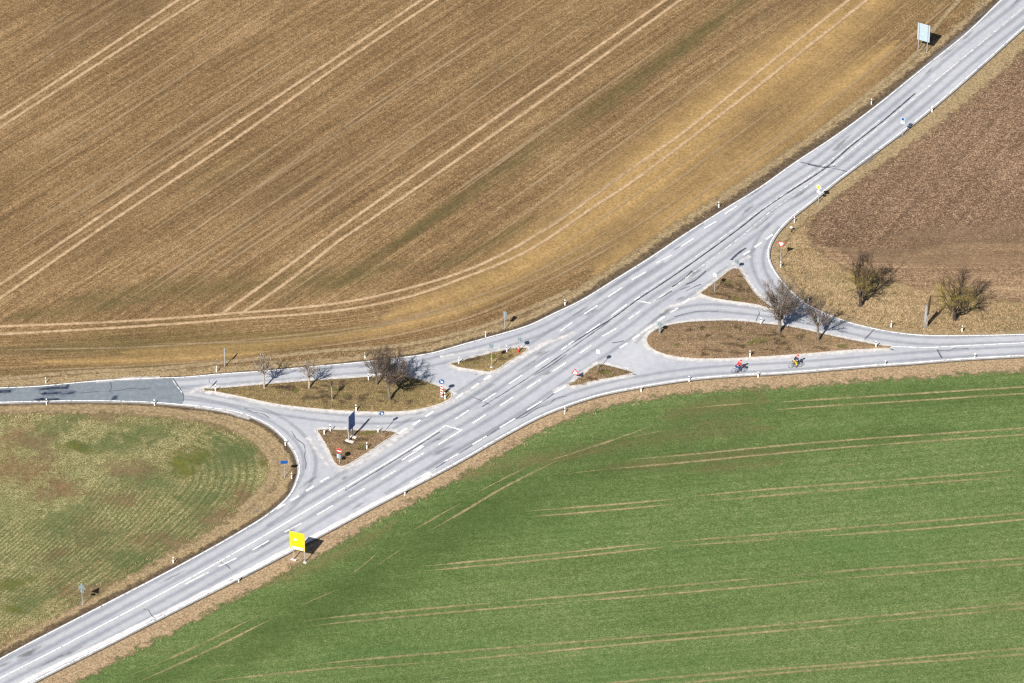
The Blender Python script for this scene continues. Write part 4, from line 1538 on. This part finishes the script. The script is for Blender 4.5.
tree('small sparse bare tree at the west end of the tree island', 264.4, 388, ZT, 5.6, 4.2, 2.4, .12, (M['barkpale'], M['twiggrey']), 3, .7, .008)
tree('short bare tree with few branches, second from the west end of the tree island', 309, 388, ZT, 4.6, 4.2, 1.8, .12, (M['barkpale'], M['twiggrey']), 8, .74, .008)
tree('large dense bare tree on a pale trunk near the east end of the tree island', 389.6, 399.6, ZT, 8.2, 7.0, 2.9, .18, (M['bark'], M['twig']), 5, 1.15, .011, .42)
tree('slender bare tree standing behind the large one of the tree island', 377, 385, ZT, 6.0, 4.4, 2.1, .10, (M['bark'], M['twig']), 12, .8, .009)
tree('tallest bare tree with a wide grey crown on the upper rim of the large island', 779, 332.5, ZT, 9.3, 6.8, 2.0, .22, (M['bark'], M['twiggrey']), 21, 1.05, .010, .45)
tree('small forked bare tree right of the tall one on the large island', 818, 340.6, ZT, 6.7, 4.6, 2.6, .16, (M['bark'], M['twig']), 34, .8, .009)
tree('bushy bare tree with yellow lichen twigs, left one of two in the dry meadow', 860.6, 305.8, ZG, 9.4, 5.0, 1.5, .24, (M['barkdark'], M['lichen']), 41, 1.0, .008, .4)
tree('bushy bare tree with yellow lichen twigs, right one of two in the dry meadow', 954.8, 319.8, ZG, 9.2, 5.6, 1.4, .25, (M['barkdark'], M['lichen']), 53, 1.06, .008, .4)
tree('thin young stake-like tree with hardly any branches in the middle of the tree island', 332.2, 399.6, ZT, 2.9, .8, 2.2, .06, (M['barkpale'], M['twig']), 61, .5, .008, name='young_tree')


# ------------------------------------------------------------------ cyclists
def skin_mesh(name, verts, edges, mat, parent, sub=1):
    me = bpy.data.meshes.new(name + '_cage')
    me.from_pydata([v[:3] for v in verts], edges, [])
    o = bpy.data.objects.new(name + '_cage', me)
    COL.objects.link(o)
    md = o.modifiers.new('skin', 'SKIN')
    sv = me.skin_vertices[0].data
    for i, v in enumerate(verts):
        sv[i].radius = (v[3], v[3] if len(v) < 5 else v[4])
    sv[0].use_root = True
    ss = o.modifiers.new('sub', 'SUBSURF')
    ss.levels = ss.render_levels = sub
    dg = bpy.context.evaluated_depsgraph_get()
    ev = o.evaluated_get(dg)
    nm = bpy.data.meshes.new_from_object(ev)
    nm.name = name
    bpy.data.objects.remove(o)
    for p in nm.polygons:
        p.use_smooth = True
    nm.materials.clear()
    return link(name, nm, mat, parent)


def rider(loc, rz, label, jersey, trousers, helmet, blabel, frame, bag, k=1.08, crank=0.0):
    b = thing('bicycle', blabel, 'bicycle', loc, rz)
    b.scale = (k, k, k)
    Rw, xr, xf = .34, -.52, .56
    hub_r, hub_f = Vector((xr, 0, Rw)), Vector((xf, 0, Rw))
    bb, st, hd0, hd1 = Vector((-.08, 0, .29)), Vector((-.24, 0, .86)), Vector((.36, 0, .68)), Vector((.32, 0, .88))
    f = MB()
    for p, q, r in ((bb, st, .02), (bb, hd0, .024), (st * .9 + bb * .1, hd1 * .9 + hd0 * .1, .02), (hd0, hd1, .022)):
        f.tube([p, q], r, 8)
    for sy in (-.055, .055):
        f.tube([bb + Vector((0, sy, 0)), hub_r + Vector((0, sy, 0))], .012, 6)
        f.tube([st * .88 + bb * .12, hub_r + Vector((0, sy, 0))], .011, 6)
        f.tube([hd0, hub_f + Vector((0, sy, 0))], .014, 6)
    f.build('frame', frame, b)
    for hub in (hub_r, hub_f):
        wh = MB().torus(hub, Rw - .02, .02, 24, 6).build('wheel', M['black'], b)
        s_ = MB()
        for i in range(10):
            a = 2 * math.pi * i / 10
            s_.tube([hub, hub + Vector((math.cos(a) * (Rw - .03), 0, math.sin(a) * (Rw - .03)))], .004, 3)
        s_.tube([hub - Vector((0, .05, 0)), hub + Vector((0, .05, 0))], .025, 8)
        s_.build('spokes', M['galv'], wh)
    MB().tube([st + Vector((-.16, 0, .10)), st + Vector((-.02, 0, .10)), st + Vector((.13, 0, .09))], [.075, .055, .02], 8).build('saddle', M['black'], b)
    MB().tube([st, st + Vector((-.02, 0, .09))], .014, 8).build('seat_post', M['galv'], b)
    h = MB()
    hb = Vector((.42, 0, 1.0))
    h.tube([hd1, hd1 + Vector((-.02, 0, .1)), hb], .015, 8)
    h.tube([hb + Vector((-.06, -.29, 0)), hb + Vector((0, -.1, 0)), hb + Vector((0, .1, 0)), hb + Vector((-.06, .29, 0))], .014, 8)
    h.build('handlebar', M['black'], b)
    if bag:
        MB().box((.60, 0, .88), (.24, .30, .24), bev=.04).build('front_bag', M['black'], b)
    ca, sa = math.cos(crank) * .17, math.sin(crank) * .17
    pl, pr = bb + Vector((ca, .13, sa)), bb + Vector((-ca, -.13, -sa))
    c_ = MB().tube([bb + Vector((0, -.08, 0)), bb + Vector((0, .08, 0))], .03, 8)
    c_.tube([bb + Vector((0, .08, 0)), bb + Vector((ca, .08, sa))], .012, 6)
    c_.tube([bb + Vector((0, -.08, 0)), bb + Vector((-ca, -.08, -sa))], .012, 6)
    c_.build('crank', M['galv'], b)
    for q in (pl, pr):
        MB().box(q, (.09, .09, .02), bev=.004).build('pedal', M['black'], b)

    # the rider
    t = thing('person', label, 'person', loc, rz)
    t.scale = (k, k, k)
    pel, wai, che, nec = (-.22, 0, 1.02), (-.10, 0, 1.17), (.06, 0, 1.36), (.17, 0, 1.49)
    hea, cro = (.24, 0, 1.58), (.26, 0, 1.69)
    shl = [(.09, s * .19, 1.40) for s in (1, -1)]
    elb = [(.24, s * .25, 1.18) for s in (1, -1)]
    han = [(.38, s * .24, 1.035) for s in (1, -1)]
    hip = [(-.19, s * .10, .98) for s in (1, -1)]
    ank = [Vector((q.x - .04, s * .12, q.z + .10)) for q, s in ((pl, 1), (pr, -1))]
    kne = []
    for i, s in enumerate((1, -1)):
        hp, an = Vector(hip[i]), ank[i]
        d = an - hp
        L = d.length
        half = math.sqrt(max(.0025, .46 ** 2 - (L / 2) ** 2))
        fw = Vector((-d.z, 0, d.x)).normalized()
        if fw.x < 0:
            fw = -fw
        kne.append(hp + d * .5 + fw * half)
    V = [(*pel, .12), (*wai, .125), (*che, .15), (*nec, .055), (*hea, .085), (*cro, .085)]
    E = [(0, 1), (1, 2), (2, 3), (3, 4), (4, 5)]
    V.append((hea[0] + .10, 0, hea[2] + .0, .018))
    E.append((4, 6))
    for i, s in enumerate((1, -1)):
        n = len(V)
        V += [(*shl[i], .07), (*elb[i], .045), (*han[i], .034)]
        E += [(2, n), (n, n + 1), (n + 1, n + 2)]
        hx, hy, hz = han[i]
        for j in range(4):
            m_ = len(V)
            yy = hy + (j - 1.5) * .021
            V += [(hx + .045, yy, hz + .006, .0095), (hx + .068 - .004 * abs(j - 1.5), yy, hz - .020, .0085), (hx + .045, yy, hz - .040, .008)]
            E += [(n + 2, m_), (m_, m_ + 1), (m_ + 1, m_ + 2)]
        m_ = len(V)
        V += [(hx + .01, hy - s * .045, hz - .01, .011), (hx + .04, hy - s * .05, hz - .03, .009)]
        E += [(n + 2, m_), (m_, m_ + 1)]
        n = len(V)
        V += [(*hip[i], .095), (*kne[i], .06), (*ank[i], .04), (ank[i].x + .10, ank[i].y, ank[i].z - .075, .034)]
        E += [(0, n), (n, n + 1), (n + 1, n + 2), (n + 2, n + 3)]
    skin_mesh('body', V, E, M['skin'], t)
    V = [(pel[0], 0, pel[2] + .03, .14), (*wai, .145), (*che, .168), (nec[0] - .04, 0, nec[2] - .05, .085)]
    E = [(0, 1), (1, 2), (2, 3)]
    for i in range(2):
        n = len(V)
        V += [(*shl[i], .088), (*elb[i], .062), (*(Vector(elb[i]).lerp(Vector(han[i]), .7)), .05)]
        E += [(2, n), (n, n + 1), (n + 1, n + 2)]
    skin_mesh('jersey', V, E, jersey, t)
    V = [(pel[0], 0, pel[2] - .02, .138)]
    E = []
    for i in range(2):
        n = len(V)
        V += [(*hip[i], .115), (*(Vector(hip[i]).lerp(kne[i], .5)), .098), (*kne[i], .08), (*(Vector(kne[i]).lerp(ank[i], .85)), .056)]
        E += [(0, n), (n, n + 1), (n + 1, n + 2), (n + 2, n + 3)]
    skin_mesh('trousers', V, E, trousers, t)
    for i in range(2):
        a = ank[i]
        MB().box((a.x + .06, a.y, a.z - .07), (.26, .10, .08), bev=.02).build('shoe', M['black'], t)
    MB().ball((cro[0] - .01, 0, cro[2] - .03), .135, 1.2, .92, .85, 14, 10, -.02).build('helmet', helmet, t, True)
    for s in (1, -1):
        MB().ball((hea[0] + .083, s * .035, hea[2] + .035), .014).build('eye', M['black'], t)
        MB().ball((hea[0] - .0, s * .088, hea[2] + .02), .026, .6, .4, 1).build('ear', M['skin'], t)
    MB().box((hea[0] + .084, 0, hea[2] - .045), (.012, .045, .010), bev=.003).build('mouth', M['lip'], t)
    return b, t


M['skin'] = plain('skin', (.48, .28, .20), .6, 0, .08, 4)
M['lip'] = plain('lips', (.35, .12, .10), .6)
M['jred'] = plain('red_jersey', (.48, .03, .035), .8, 0, .15, 4)
M['jnavy'] = plain('navy_jacket', (.012, .016, .055), .8, 0, .25, 4)
M['tblue'] = plain('blue_trousers', (.03, .075, .20), .8, 0, .25, 4)
M['tyellow'] = plain('yellow_trousers', (.55, .40, .02), .8, 0, .12, 4)
M['hred'] = plain('red_helmet', (.66, .05, .06), .45, 0, .1, 4)
M['fblue'] = plain('blue_frame', (.04, .12, .26), .4, 0, .1, 4)
M['fblack'] = plain('black_frame', (.025, .025, .03), .4, 0, .1, 4)
hd = math.atan2((G(800.8, 366, 0) - G(789.7, 367.6, 0)).y, (G(800.8, 366, 0) - G(789.7, 367.6, 0)).x)
rider(G(738.4, 372.6, .02), hd, 'person in a red jersey and blue trousers riding the left bicycle', M['jred'], M['tblue'], M['hred'],
      'touring bicycle with dark bags under the rider in red', M['fblue'], True, 1.12, .4)
rider(G(795.4, 367.4, .02), hd, 'person in a navy jacket, yellow trousers and red helmet riding the right bicycle', M['jnavy'], M['tyellow'], M['hred'],
      'black bicycle under the rider in navy and yellow', M['fblack'], False, 1.12, 2.2)
